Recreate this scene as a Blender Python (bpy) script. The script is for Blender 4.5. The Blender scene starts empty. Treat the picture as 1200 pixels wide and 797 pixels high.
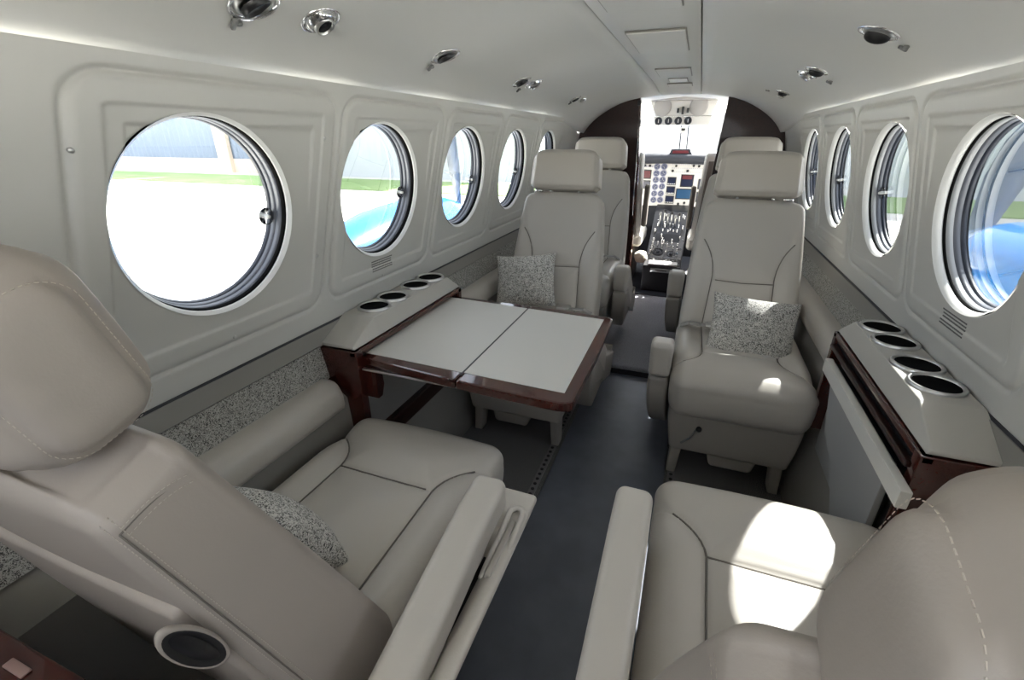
import bpy, bmesh, math, random
from mathutils import Vector, Matrix, Euler
random.seed(7)
S = bpy.context.scene
COL = S.collection
R = math.radians

# ------------------------------------------------------------------ camera, world, sun, exposure
F_PX = 540.0
TH = math.atan((398.5 - 162.0) / F_PX)                       # pitch down
PH = math.atan(222.0 / math.hypot(F_PX, 236.5))               # yaw to the left
fwd = Vector((-math.cos(TH) * math.sin(PH), math.cos(TH) * math.cos(PH), -math.sin(TH)))
cam_data = bpy.data.cameras.new('camera')
cam = bpy.data.objects.new('camera', cam_data)
COL.objects.link(cam)
cam.location = (0.155, 0.0, 1.10)
cam.rotation_euler = fwd.to_track_quat('-Z', 'Y').to_euler()
cam_data.sensor_fit = 'HORIZONTAL'
cam_data.sensor_width = 36.0
cam_data.lens = 36.0 * F_PX / 1200.0
cam_data.clip_start = 0.01
cam_data.clip_end = 400.0
S.camera = cam

world = bpy.data.worlds.new('sky')
S.world = world
world.use_nodes = True
wn = world.node_tree
wn.nodes.clear()
w_out = wn.nodes.new('ShaderNodeOutputWorld')
w_bg = wn.nodes.new('ShaderNodeBackground')
w_sky = wn.nodes.new('ShaderNodeTexSky')
w_sky.sky_type = 'NISHITA'
w_sky.sun_disc = False
w_sky.sun_elevation = R(50)
w_sky.sun_rotation = R(38)
w_sky.air_density = 1.0
w_sky.dust_density = 4.0
w_sky.ozone_density = 1.0
w_mix = wn.nodes.new('ShaderNodeMixRGB')
w_mix.inputs[0].default_value = 0.6
w_mix.inputs[2].default_value = (6.0, 6.1, 6.2, 1)
wn.links.new(w_sky.outputs[0], w_mix.inputs[1])
wn.links.new(w_mix.outputs[0], w_bg.inputs[0])
w_bg.inputs[1].default_value = 0.75
wn.links.new(w_bg.outputs[0], w_out.inputs[0])

sun_d = bpy.data.lights.new('sun', 'SUN')
sun = bpy.data.objects.new('sun', sun_d)
COL.objects.link(sun)
SUN_DIR = Vector((-0.303, -0.415, -0.56)).normalized()
sun.rotation_euler = SUN_DIR.to_track_quat('-Z', 'Y').to_euler()
sun_d.energy = 44.0
sun_d.angle = R(0.6)
sun_d.color = (1.0, 0.97, 0.91)

# added fill lamp behind the camera, no visible source there
fill_l = bpy.data.lights.new('aft_fill_light', 'AREA')
fill_o = bpy.data.objects.new('aft_fill_light', fill_l)
COL.objects.link(fill_o)
fill_l.shape = 'RECTANGLE'
fill_l.size, fill_l.size_y = 1.0, 0.9
fill_l.energy = 0.6
fill_l.color = (1.0, 0.97, 0.95)
fill_o.location = (0.0, -1.1, 0.95)
fill_o.rotation_euler = (R(86), 0, 0)

S.view_settings.view_transform = 'Standard'
S.view_settings.look = 'None'
S.view_settings.gamma = 1.0
S.view_settings.use_curve_mapping = False
S.view_settings.exposure = 0.24
try:
    S.cycles.max_bounces = 10
    S.cycles.diffuse_bounces = 6
    S.cycles.transparent_max_bounces = 16
    S.cycles.use_denoising = True
    S.cycles.caustics_reflective = False
    S.cycles.caustics_refractive = False
    S.cycles.sample_clamp_indirect = 6.0
except Exception:
    pass

# ------------------------------------------------------------------ materials
def mat(name, color, rough=0.5, metal=0.0, coat=0.0, spec=0.5, bump=None, noise=None, sheen=0.0):
    m = bpy.data.materials.new(name)
    m.use_nodes = True
    nt = m.node_tree
    b = nt.nodes['Principled BSDF']
    b.inputs['Base Color'].default_value = (*color, 1)
    b.inputs['Roughness'].default_value = rough
    b.inputs['Metallic'].default_value = metal
    b.inputs['Coat Weight'].default_value = coat
    b.inputs['Coat Roughness'].default_value = 0.05
    b.inputs['Specular IOR Level'].default_value = spec
    b.inputs['Sheen Weight'].default_value = sheen
    tc = nt.nodes.new('ShaderNodeTexCoord')
    if noise:                       # (scale, second colour, contrast low, contrast high)
        n = nt.nodes.new('ShaderNodeTexNoise')
        n.inputs['Scale'].default_value = noise[0]
        n.inputs['Detail'].default_value = 3.0
        nt.links.new(tc.outputs['Object'], n.inputs['Vector'])
        r = nt.nodes.new('ShaderNodeValToRGB')
        r.color_ramp.elements[0].position = noise[2]
        r.color_ramp.elements[1].position = noise[3]
        r.color_ramp.elements[0].color = (*color, 1)
        r.color_ramp.elements[1].color = (*noise[1], 1)
        nt.links.new(n.outputs['Fac'], r.inputs['Fac'])
        nt.links.new(r.outputs['Color'], b.inputs['Base Color'])
    if bump:                        # (scale, strength, distance)
        n2 = nt.nodes.new('ShaderNodeTexNoise')
        n2.inputs['Scale'].default_value = bump[0]
        n2.inputs['Detail'].default_value = 2.0
        nt.links.new(tc.outputs['Object'], n2.inputs['Vector'])
        bp = nt.nodes.new('ShaderNodeBump')
        bp.inputs['Strength'].default_value = bump[1]
        bp.inputs['Distance'].default_value = bump[2]
        nt.links.new(n2.outputs['Fac'], bp.inputs['Height'])
        nt.links.new(bp.outputs['Normal'], b.inputs['Normal'])
    return m

def wood_mat(name, c1, c2, rough=0.10, coat=0.7):
    m = mat(name, c1, rough, coat=coat, spec=0.5 if coat > 0.3 else 0.25)
    nt = m.node_tree
    b = nt.nodes['Principled BSDF']
    tc = nt.nodes.new('ShaderNodeTexCoord')
    mp = nt.nodes.new('ShaderNodeMapping')
    mp.inputs['Scale'].default_value = (30, 5, 30)
    n = nt.nodes.new('ShaderNodeTexNoise')
    n.inputs['Scale'].default_value = 4.0
    n.inputs['Detail'].default_value = 6.0
    n.inputs['Distortion'].default_value = 1.2
    r = nt.nodes.new('ShaderNodeValToRGB')
    r.color_ramp.elements[0].position = 0.35
    r.color_ramp.elements[1].position = 0.65
    r.color_ramp.elements[0].color = (*c1, 1)
    r.color_ramp.elements[1].color = (*c2, 1)
    nt.links.new(tc.outputs['Object'], mp.inputs[0])
    nt.links.new(mp.outputs[0], n.inputs['Vector'])
    nt.links.new(n.outputs['Fac'], r.inputs['Fac'])
    nt.links.new(r.outputs['Color'], b.inputs['Base Color'])
    return m

def speckle_mat(name, dark, light, scale):
    m = mat(name, dark, 0.85)
    nt = m.node_tree
    b = nt.nodes['Principled BSDF']
    tc = nt.nodes.new('ShaderNodeTexCoord')
    n = nt.nodes.new('ShaderNodeTexNoise')
    n.inputs['Scale'].default_value = scale
    n.inputs['Detail'].default_value = 1.0
    n.inputs['Distortion'].default_value = 1.5
    r = nt.nodes.new('ShaderNodeValToRGB')
    e = r.color_ramp.elements
    e[0].position, e[1].position = 0.445, 0.465
    e[0].color = (*light, 1); e[1].color = (*dark, 1)
    k0 = e.new(0.54); k0.color = (*dark, 1)
    k = e.new(0.56); k.color = (*light, 1)
    nt.links.new(tc.outputs['Object'], n.inputs['Vector'])
    nt.links.new(n.outputs['Fac'], r.inputs['Fac'])
    nt.links.new(r.outputs['Color'], b.inputs['Base Color'])
    return m

def glass_mat(name, tint, refl=0.5):
    m = bpy.data.materials.new(name)
    m.use_nodes = True
    nt = m.node_tree
    nt.nodes.clear()
    o = nt.nodes.new('ShaderNodeOutputMaterial')
    t = nt.nodes.new('ShaderNodeBsdfTransparent')
    t.inputs[0].default_value = (*tint, 1)
    g = nt.nodes.new('ShaderNodeBsdfGlossy')
    g.inputs['Roughness'].default_value = 0.02
    f = nt.nodes.new('ShaderNodeFresnel')
    f.inputs[0].default_value = 1.45
    mu = nt.nodes.new('ShaderNodeMath'); mu.operation = 'MULTIPLY'; mu.inputs[1].default_value = refl
    mx = nt.nodes.new('ShaderNodeMixShader')
    nt.links.new(f.outputs[0], mu.inputs[0])
    nt.links.new(mu.outputs[0], mx.inputs[0])
    nt.links.new(t.outputs[0], mx.inputs[1])
    nt.links.new(g.outputs[0], mx.inputs[2])
    nt.links.new(mx.outputs[0], o.inputs[0])
    return m

M = {}
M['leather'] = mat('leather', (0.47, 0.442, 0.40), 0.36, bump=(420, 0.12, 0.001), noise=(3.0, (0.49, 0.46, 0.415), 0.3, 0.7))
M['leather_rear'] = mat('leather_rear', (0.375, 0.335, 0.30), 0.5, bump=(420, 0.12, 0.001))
M['shell'] = mat('seat_shell_leather', (0.36, 0.335, 0.30), 0.5, bump=(300, 0.1, 0.001))
M['stitch'] = mat('thread', (0.52, 0.47, 0.41), 0.7)
M['white'] = mat('white_panel', (0.57, 0.565, 0.54), 0.38, bump=(60, 0.03, 0.002))
M['ceiling'] = mat('headliner', (0.62, 0.62, 0.60), 0.55, bump=(500, 0.05, 0.0005))
M['reveal'] = mat('window_reveal', (0.86, 0.86, 0.84), 0.35)
M['seam'] = mat('seam_shadow_piping', (0.17, 0.155, 0.135), 0.8)
M['well'] = mat('matte_black_well', (0.006, 0.006, 0.006), 0.95, spec=0.05)
M['lightring'] = mat('light_window_ring', (0.36, 0.37, 0.38), 0.4)
M['black'] = mat('black_plastic', (0.012, 0.012, 0.014), 0.35)
M['rubber'] = mat('black_rubber', (0.02, 0.02, 0.025), 0.6)
M['greyring'] = mat('grey_window_ring', (0.12, 0.13, 0.155), 0.35)
M['darkring'] = mat('dark_window_frame', (0.025, 0.032, 0.05), 0.4)
M['rail'] = mat('grey_vinyl', (0.235, 0.225, 0.205), 0.55, bump=(300, 0.1, 0.001))
M['carpet'] = mat('charcoal_carpet', (0.075, 0.075, 0.077), 0.95, noise=(420, (0.28, 0.275, 0.27), 0.42, 0.62), bump=(420, 0.5, 0.004))
M['bluecarpet'] = mat('blue_grey_carpet', (0.25, 0.255, 0.285), 0.95, noise=(300, (0.44, 0.45, 0.50), 0.4, 0.62), bump=(380, 0.5, 0.004))
M['runner'] = mat('slate_runner', (0.125, 0.138, 0.17), 0.42, noise=(9, (0.155, 0.17, 0.205), 0.35, 0.65), bump=(30, 0.12, 0.004))
M['panelgrey'] = mat('grey_laminate', (0.30, 0.30, 0.295), 0.5)
M['inlay'] = mat('table_leather_inlay', (0.60, 0.59, 0.555), 0.45, bump=(500, 0.05, 0.0005))
M['console'] = mat('console_leather', (0.47, 0.455, 0.42), 0.42, bump=(400, 0.1, 0.001))
M['wood'] = wood_mat('mahogany', (0.036, 0.006, 0.004), (0.060, 0.011, 0.007))
M['darkwood'] = wood_mat('dark_mahogany', (0.016, 0.006, 0.005), (0.034, 0.010, 0.008), 0.32, 0.25)
M['chrome'] = mat('chrome', (0.82, 0.82, 0.82), 0.10, metal=1.0)
M['steel'] = mat('brushed_steel', (0.62, 0.62, 0.61), 0.28, metal=1.0)
M['greyplastic'] = mat('grey_plastic', (0.20, 0.20, 0.195), 0.45)
M['speck'] = speckle_mat('speckled_fabric', (0.045, 0.043, 0.04), (0.62, 0.605, 0.56), 165)
M['speckwall'] = speckle_mat('speckled_wall_fabric', (0.045, 0.043, 0.04), (0.42, 0.41, 0.38), 190)
M['strap'] = mat('seat_belt_webbing', (0.33, 0.32, 0.30), 0.75)
M['glass'] = glass_mat('window_glass', (0.88, 0.90, 0.91), 0.55)
M['glass_dark'] = glass_mat('tinted_window_glass', (0.66, 0.69, 0.71), 0.7)
M['acrylic'] = glass_mat('clear_acrylic', (0.93, 0.94, 0.95), 1.0)
M['concrete'] = mat('apron_concrete', (0.78, 0.76, 0.70), 0.9, noise=(0.4, (0.70, 0.685, 0.63), 0.4, 0.7))
M['joint'] = mat('concrete_joint', (0.45, 0.44, 0.42), 0.9)
M['grass'] = mat('grass', (0.22, 0.36, 0.12), 0.95, noise=(0.6, (0.30, 0.42, 0.18), 0.35, 0.7))
M['hangar'] = mat('pale_hangar_siding', (0.62, 0.66, 0.68), 0.6)
M['hangarblue'] = mat('grey_blue_hangar_siding', (0.17, 0.21, 0.28), 0.5)
M['hangarbeige'] = mat('beige_hangar_trim', (0.60, 0.50, 0.40), 0.6)
M['roofgrey'] = mat('hangar_roof', (0.4, 0.42, 0.45), 0.6)
M['blue'] = mat('blue_aircraft_paint', (0.01, 0.22, 0.62), 0.18, coat=0.8)
M['whitepaint'] = mat('white_aircraft_paint', (0.75, 0.76, 0.78), 0.2, coat=0.6)
M['blade'] = mat('propeller_grey', (0.10, 0.14, 0.19), 0.35)
M['panelface'] = mat('instrument_panel_grey', (0.66, 0.65, 0.62), 0.5)
M['glare'] = mat('glareshield_charcoal', (0.022, 0.025, 0.034), 0.75)
M['gauge'] = mat('gauge_face', (0.07, 0.08, 0.14), 0.35)
M['gaugerim'] = mat('gauge_rim', (0.30, 0.31, 0.42), 0.4)
M['needle'] = mat('gauge_marks', (0.75, 0.75, 0.72), 0.5)
M['screen'] = mat('dark_screen', (0.015, 0.02, 0.045), 0.15)
M['screenblue'] = mat('blue_screen', (0.03, 0.08, 0.16), 0.15)
M['red'] = mat('red_annunciator', (0.10, 0.012, 0.018), 0.35)
M['cream'] = mat('sheepskin', (0.75, 0.68, 0.55), 0.95, bump=(200, 0.8, 0.01))
M['overhead'] = mat('overhead_panel', (0.62, 0.61, 0.58), 0.5)
M['visor'] = mat('overhead_grey', (0.33, 0.32, 0.31), 0.6)
M['ink'] = mat('placard_ink', (0.12, 0.12, 0.12), 0.6)
M['plate'] = mat('placard_plate', (0.30, 0.20, 0.18), 0.4)
M['crew'] = mat('crew_seat_leather', (0.60, 0.585, 0.55), 0.45)
M['crewback'] = mat('crew_seat_shell', (0.16, 0.145, 0.125), 0.6)

# ------------------------------------------------------------------ helpers
def link(name, bm, m, parent=None, smooth=True, loc=None, rot=None):
    me = bpy.data.meshes.new(name)
    bmesh.ops.recalc_face_normals(bm, faces=bm.faces[:])
    bm.to_mesh(me)
    bm.free()
    for p in me.polygons:
        p.use_smooth = smooth
    me.materials.append(m)
    o = bpy.data.objects.new(name, me)
    COL.objects.link(o)
    if parent is not None:
        o.parent = parent
    if loc is not None:
        o.location = loc
    if rot is not None:
        o.rotation_euler = rot
    return o

def thing(name, label, cat, loc=(0, 0, 0), rotz=0.0, group=None):
    o = bpy.data.objects.new(name, None)
    o.empty_display_size = 0.05
    COL.objects.link(o)
    o.location = loc
    o.rotation_euler = (0, 0, rotz)
    o['label'] = label
    o['category'] = cat
    if group:
        o['group'] = group
    return o

def tag(o, label, cat, group=None, kind=None):
    o['label'] = label
    o['category'] = cat
    if group:
        o['group'] = group
    if kind:
        o['kind'] = kind
    return o

def struct(o, label=None):
    o['kind'] = 'structure'
    if label:
        o['label'] = label
    return o

def rbox(size, r=0.01, step=0.03, k=4, disp=None, warp=None, center=(0, 0, 0), bm=None):
    """rounded box; disp(p, n)->outward offset; warp(p)->p"""
    h = [s / 2 for s in size]
    r = min(r, min(h) * 0.98)
    ax = []
    for a in range(3):
        inner = h[a] - r
        outs = [inner + r * math.tan(R(45) * i / k) for i in range(1, k + 1)]
        n = max(1, int(round(2 * inner / step)))
        mid = [-inner + 2 * inner * i / n for i in range(n + 1)]
        ax.append([-v for v in reversed(outs)] + mid + outs)
    if bm is None:
        bm = bmesh.new()
    cache = {}
    nx = [len(a) for a in ax]
    C0 = Vector(center)
    def v(i, j, kk):
        key = (i, j, kk)
        if key in cache:
            return cache[key]
        q = Vector((ax[0][i], ax[1][j], ax[2][kk]))
        inn = Vector([max(-(h[a] - r), min(h[a] - r, q[a])) for a in range(3)])
        d = q - inn
        if d.length < 1e-9:
            d = Vector((0, 0, 1))
        d.normalize()
        p = inn + d * r
        if disp:
            p = p + d * disp(p, d)
        if warp:
            p = warp(p)
        cache[key] = bm.verts.new(p + C0)
        return cache[key]
    def face(a, b, c, d):
        try:
            bm.faces.new((a, b, c, d))
        except ValueError:
            pass
    X, Y, Z = nx
    for i in range(X - 1):
        for j in range(Y - 1):
            face(v(i, j, 0), v(i, j + 1, 0), v(i + 1, j + 1, 0), v(i + 1, j, 0))
            face(v(i, j, Z - 1), v(i + 1, j, Z - 1), v(i + 1, j + 1, Z - 1), v(i, j + 1, Z - 1))
    for i in range(X - 1):
        for j in range(Z - 1):
            face(v(i, 0, j), v(i + 1, 0, j), v(i + 1, 0, j + 1), v(i, 0, j + 1))
            face(v(i, Y - 1, j), v(i, Y - 1, j + 1), v(i + 1, Y - 1, j + 1), v(i + 1, Y - 1, j))
    for i in range(Y - 1):
        for j in range(Z - 1):
            face(v(0, i, j), v(0, i, j + 1), v(0, i + 1, j + 1), v(0, i + 1, j))
            face(v(X - 1, i, j), v(X - 1, i + 1, j), v(X - 1, i + 1, j + 1), v(X - 1, i, j + 1))
    return bm

def lathe(profile, seg=32, bm=None, mtx=None, closed=False):
    """profile: (radius, height) along local z"""
    if bm is None:
        bm = bmesh.new()
    rings = []
    for (r, z) in profile:
        ring = []
        if r < 1e-6:
            p = Vector((0, 0, z))
            ring = [bm.verts.new(mtx @ p if mtx else p)] * seg
        else:
            for i in range(seg):
                a = 2 * math.pi * i / seg
                p = Vector((r * math.cos(a), r * math.sin(a), z))
                ring.append(bm.verts.new(mtx @ p if mtx else p))
        rings.append(ring)
    n = len(rings)
    for q in range(n if closed else n - 1):
        A, B = rings[q], rings[(q + 1) % n]
        for i in range(seg):
            j = (i + 1) % seg
            vs = []
            for vv in (A[i], A[j], B[j], B[i]):
                if vv not in vs:
                    vs.append(vv)
            if len(vs) >= 3:
                try:
                    bm.faces.new(vs)
                except ValueError:
                    pass
    return bm

def prism(pts, axis, a0, a1, bm=None, bev=0.0):
    """pts: 2D outline in the two axes other than `axis`, extruded a0..a1"""
    if bm is None:
        bm = bmesh.new()
    def mk(p, a):
        if axis == 0: return Vector((a, p[0], p[1]))
        if axis == 1: return Vector((p[0], a, p[1]))
        return Vector((p[0], p[1], a))
    lo = [bm.verts.new(mk(p, a0)) for p in pts]
    hi = [bm.verts.new(mk(p, a1)) for p in pts]
    n = len(pts)
    fs = [bm.faces.new(lo), bm.faces.new(list(reversed(hi)))]
    for i in range(n):
        j = (i + 1) % n
        fs.append(bm.faces.new((lo[i], hi[i], hi[j], lo[j])))
    if bev > 0:
        bmesh.ops.recalc_face_normals(bm, faces=bm.faces[:])
        es = list({e for f in fs for e in f.edges})
        bmesh.ops.bevel(bm, geom=es, offset=bev, segments=2, profile=0.7, affect='EDGES')
    return bm

def tube(path, rad, seg=8, bm=None, cap=True):
    if bm is None:
        bm = bmesh.new()
    path = [Vector(p) for p in path]
    rings = []
    for i, p in enumerate(path):
        t = (path[min(i + 1, len(path) - 1)] - path[max(i - 1, 0)]).normalized()
        up = Vector((0, 0, 1)) if abs(t.z) < 0.9 else Vector((1, 0, 0))
        s = t.cross(up).normalized()
        u = s.cross(t).normalized()
        rr = rad[i] if isinstance(rad, (list, tuple)) else rad
        rings.append([bm.verts.new(p + s * rr * math.cos(2 * math.pi * k / seg) + u * rr * math.sin(2 * math.pi * k / seg)) for k in range(seg)])
    for a, b in zip(rings, rings[1:]):
        for k in range(seg):
            bm.faces.new((a[k], a[(k + 1) % seg], b[(k + 1) % seg], b[k]))
    if cap:
        bm.faces.new(rings[0]); bm.faces.new(list(reversed(rings[-1])))
    return bm

def box(x0, x1, y0, y1, z0, z1, bev=0.0, bm=None):
    return prism([(x0, y0), (x1, y0), (x1, y1), (x0, y1)], 2, z0, z1, bm=bm, bev=bev)

def dist_poly(px, py, pts):
    best = 1e9
    for (ax, ay), (bx, by) in zip(pts, pts[1:]):
        dx, dy = bx - ax, by - ay
        L = dx * dx + dy * dy
        t = 0 if L == 0 else max(0, min(1, ((px - ax) * dx + (py - ay) * dy) / L))
        d = math.hypot(px - ax - t * dx, py - ay - t * dy)
        if d < best:
            best = d
    return best

def arc_pts(p0, p1, p2, n=8):
    return [((1 - t) ** 2 * p0[0] + 2 * t * (1 - t) * p1[0] + t * t * p2[0],
             (1 - t) ** 2 * p0[1] + 2 * t * (1 - t) * p1[1] + t * t * p2[1]) for t in [i / n for i in range(n + 1)]]

def sstep(a, b, x):
    t = max(0.0, min(1.0, (x - a) / (b - a)))
    return t * t * (3 - 2 * t)

def stitches(pts3, nrm, length=0.0026, gap=0.0018, w=0.00038, bm=None):
    """small thread dashes laid along a polyline (3D points) with a surface normal per point or one for all"""
    if bm is None:
        bm = bmesh.new()
    pts3 = [Vector(p) for p in pts3]
    acc, on, nextp = 0.0, True, 0.0
    for i in range(len(pts3) - 1):
        a, b = pts3[i], pts3[i + 1]
        L = (b - a).length
        if L < 1e-9:
            continue
        t = (b - a) / L
        n = Vector(nrm[i]) if isinstance(nrm, list) else Vector(nrm)
        s = t.cross(n).normalized()
        while nextp < acc + L:
            c = a + t * (nextp - acc)
            e = c + t * length
            vs = []
            for q in (c, e):
                for (ds, dn) in ((-w, 0), (w, 0), (0, w * 1.1)):
                    vs.append(bm.verts.new(q + s * ds + n * dn))
            bm.faces.new((vs[0], vs[2], vs[5], vs[3])); bm.faces.new((vs[1], vs[4], vs[5], vs[2]))
            bm.faces.new((vs[0], vs[1], vs[2])); bm.faces.new((vs[3], vs[5], vs[4])); bm.faces.new((vs[0], vs[3], vs[4], vs[1]))
            nextp += length + gap
        acc += L
    return bm

# ------------------------------------------------------------------ cabin shell
Y0W, PW, ZC, RW = 0.615, 0.516, 0.962, 0.177      # window row: first centre, pitch, height, radius
def wall_x(z):
    return 0.655 - 0.144 * (z - ZC)

def wall_disp(y, z, s):
    """inward relief of the moulded window panels"""
    yr = y + (0.011 if s > 0 else 0.0)
    lean = 0.015 + 0.18 * (z - 0.735)
    u = yr - (Y0W - PW / 2) - lean
    i = math.floor(u / PW)
    if s < 0 and i == -1 and u > -0.09:
        i = 0
    if i < (0 if s < 0 else -1) or i > 4:
        return 0.0
    u = u - (i + 0.5) * PW
    if s < 0 and i == 0 and u < 0:
        u *= 0.246 / 0.282
    hw, hh, rc = 0.246, 0.238, 0.05
    zc = 0.950
    qx, qz = abs(u) - (hw - rc), abs(z - zc) - (hh - rc)
    sd = math.hypot(max(qx, 0), max(qz, 0)) + min(max(qx, qz), 0) - rc
    d = -0.0062 * math.exp(-(sd / 0.0044) ** 2)                       # outline groove
    d += 0.0020 * (1 - sstep(-0.016, -0.002, sd))               # raised lip inside it
    d -= 0.0036 * (1 - sstep(-0.046, -0.039, sd))                     # first step in
    top = sstep(zc - 0.02, zc + 0.12, z)
    q2 = sd + 0.066
    d -= 0.0052 * (1 - sstep(-0.006, 0.001, q2)) * top
    return d

def sidewall(s, name):
    bm = bmesh.new()
    Z0, Z1 = 0.650, 1.2125
    NR = 66
    first = 0 if s < 0 else -1
    dy = -0.011 if s > 0 else 0.0
    def vert(y, z):
        d = wall_disp(y, z, s)
        t = sstep(2.8, 3.3, y)
        x = wall_x(z) - d - 0.03 * t * (z - 0.65) / 0.56
        return Vector((s * x, y, z))
    for i in range(first, 5):
        yc = Y0W + dy + i * PW
        hy = PW / 2
        angs = []
        rect = []
        # even spacing along the rectangle boundary so that neighbouring patches share their points
        NYS, NZS = 86, 90
        for k in range(NYS): rect.append((yc - hy + 2 * hy * k / NYS, Z0))
        for k in range(NZS): rect.append((yc + hy, Z0 + (Z1 - Z0) * k / NZS))
        for k in range(NYS): rect.append((yc + hy - 2 * hy * k / NYS, Z1))
        for k in range(NZS): rect.append((yc - hy, Z1 - (Z1 - Z0) * k / NZS))
        rings = []
        for q in range(NR + 1):
            t = q / NR
            ring = []
            for (ry, rz) in rect:
                a = math.atan2(rz - ZC, ry - yc)
                cy, cz = yc + RW * math.cos(a), ZC + RW * math.sin(a)
                y, z = cy + (ry - cy) * t, cz + (rz - cz) * t
                p = vert(y, z)
                if q == 0:
                    p.x += s * 0.004
                ring.append(bm.verts.new(p))
            rings.append(ring)
        n = len(rect)
        for A, B in zip(rings, rings[1:]):
            for k in range(n):
                bm.faces.new((A[k], A[(k + 1) % n], B[(k + 1) % n], B[k]))
    def grid(y0, y1, ny, nz=14):
        g = [[bm.verts.new(vert(y0 + (y1 - y0) * a / ny, Z0 + (Z1 - Z0) * b / nz)) for b in range(nz + 1)] for a in range(ny + 1)]
        for a in range(ny):
            for b in range(nz):
                bm.faces.new((g[a][b], g[a + 1][b], g[a + 1][b + 1], g[a][b + 1]))
    grid(Y0W + dy + 4.5 * PW, 3.34, 10, NZS)
    grid(-0.62, Y0W + dy + (first - 0.5) * PW, 150, NZS)
    bmesh.ops.remove_doubles(bm, verts=bm.verts[:], dist=1e-5)
    o = link(name, bm, M['white'])
    struct(o)
    return o

sidewall(-1, 'wall_left')
sidewall(1, 'wall_right')

# ceiling profile: (x, z) from the side seam to the middle, main cabin and just before the bulkhead
PROF = [(0.634, 1.206), (0.626, 1.220), (0.606, 1.243), (0.58, 1.262), (0.55, 1.280), (0.51, 1.297), (0.45, 1.317), (0.38, 1.333), (0.30, 1.346), (0.22, 1.354), (0.16, 1.358), (0.119, 1.360)]
PROF2 = [(0.575, 1.125), (0.558, 1.150), (0.54, 1.172), (0.515, 1.197), (0.485, 1.222), (0.45, 1.246), (0.405, 1.273), (0.355, 1.297), (0.30, 1.315), (0.22, 1.330), (0.16, 1.338), (0.119, 1.341)]
def ceil_pt(i, y, s):
    t = sstep(2.75, 3.32, y) * 0.92
    a, b = PROF[i], PROF2[i]
    return Vector((s * (a[0] + (b[0] - a[0]) * t), y, a[1] + (b[1] - a[1]) * t))
bm = bmesh.new()
ys = [-0.62 + 0.1 * i for i in range(34)] + [2.8 + 0.03 * i for i in range(19)]
ys = sorted(set(round(v, 4) for v in ys))
for s in (-1, 1):
    g = [[bm.verts.new(ceil_pt(i, y, s)) for i in range(len(PROF))] for y in ys]
    # little lip turned outward at the seam
    lip = [bm.verts.new(ceil_pt(0, y, s) + Vector((s * 0.02, 0, 0.002))) for y in ys]
    for a in range(len(ys) - 1):
        bm.faces.new((lip[a], lip[a + 1], g[a + 1][0], g[a][0]))
        for i in range(len(PROF) - 1):
            bm.faces.new((g[a][i], g[a + 1][i], g[a + 1][i + 1], g[a][i + 1]))
    # groove walls beside the centre strip
    up = [bm.verts.new(ceil_pt(len(PROF) - 1, y, s) + Vector((0, 0, 0.012))) for y in ys]
    inn = [bm.verts.new(ceil_pt(len(PROF) - 1, y, s) + Vector((-s * 0.005, 0, 0.012))) for y in ys]
    for a in range(len(ys) - 1):
        bm.faces.new((g[a][-1], g[a + 1][-1], up[a + 1], up[a]))
        bm.faces.new((up[a], up[a + 1], inn[a + 1], inn[a]))
# centre strip
cs = []
for y in ys:
    zz = ceil_pt(len(PROF) - 1, y, 1).z
    cs.append([bm.verts.new(Vector((x, y, zz + (0.012 if abs(x) > 0.113 else 0.0015 - 0.001 * (x / 0.112) ** 2)))) for x in (-0.1145, -0.1125, -0.06, 0, 0.06, 0.1125, 0.1145)])
for a in range(len(ys) - 1):
    for i in range(6):
        bm.faces.new((cs[a][i], cs[a + 1][i], cs[a + 1][i + 1], cs[a][i + 1]))
struct(link('ceiling', bm, M['ceiling']))

# hatch panels on the centre strip
def hatch(x0, x1, y0, y1, label, m='ceiling', z=1.3575):
    t = thing('ceiling_hatch', label, 'ceiling hatch', ((x0 + x1) / 2, (y0 + y1) / 2, z), group='covers along the middle of the ceiling')
    w, d = (x1 - x0), (y1 - y0)
    link('shadow_gap', rbox((w + 0.007, d + 0.007, 0.004), 0.001, 0.2, 1, center=(0, 0, 0.0005)), M['rail'], t, smooth=False)  # darker plate, its colour draws the shadow gap round the cover
    link('cover', rbox((w, d, 0.008), 0.002, 0.2, 2, center=(0, 0, -0.0005)), M[m], t)
    return t
hatch(-0.078, 0.078, 0.70, 1.222, 'largest flat cover on the ceiling strip, cut off by the top edge of the photo')
hatch(-0.073, 0.077, 1.47, 1.80, 'square off-white cover midway along the ceiling strip')
hatch(-0.060, 0.074, 2.235, 2.50, 'third flat cover on the ceiling strip, counted from the camera', z=1.3575)
hatch(-0.030, 0.052, 2.60, 2.72, 'small bright cover between two flat ones near the cockpit end', 'reveal', z=1.3575)
hatch(-0.045, 0.070, 2.79, 2.93, 'flat ceiling cover closest to the cockpit bulkhead', z=1.354)

# floor ------------------------------------------------------------
bm = bmesh.new()
box(-0.72, 0.72, -0.65, 2.14, -0.03, 0.0, bm=bm)
struct(link('floor', bm, M['carpet'], smooth=False))
bm = rbox((0.385, 2.75, 0.006), 0.002, 0.1, 2, center=(0.007, 0.755, 0.004))
tag(link('aisle_runner', bm, M['runner']), 'slate blue smooth runner down the aisle', 'floor runner')
# raised floor over the spar
bm = rbox((1.30, 1.95, 0.055), 0.012, 0.1, 4, center=(0, 3.115, 0.023))
struct(link('floor_forward', bm, M['bluecarpet']))
bm = box(-0.66, 0.66, 2.132, 2.139, 0.0, 0.030)
struct(link('trim_15', bm, M['rubber'], smooth=False))

bm = box(-0.72, 0.72, -0.66, -0.63, 0.0, 1.04)  # unseen board added to cut the light from the open aft end
struct(link('aft_light_block', bm, M['rail'], smooth=False))

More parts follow.
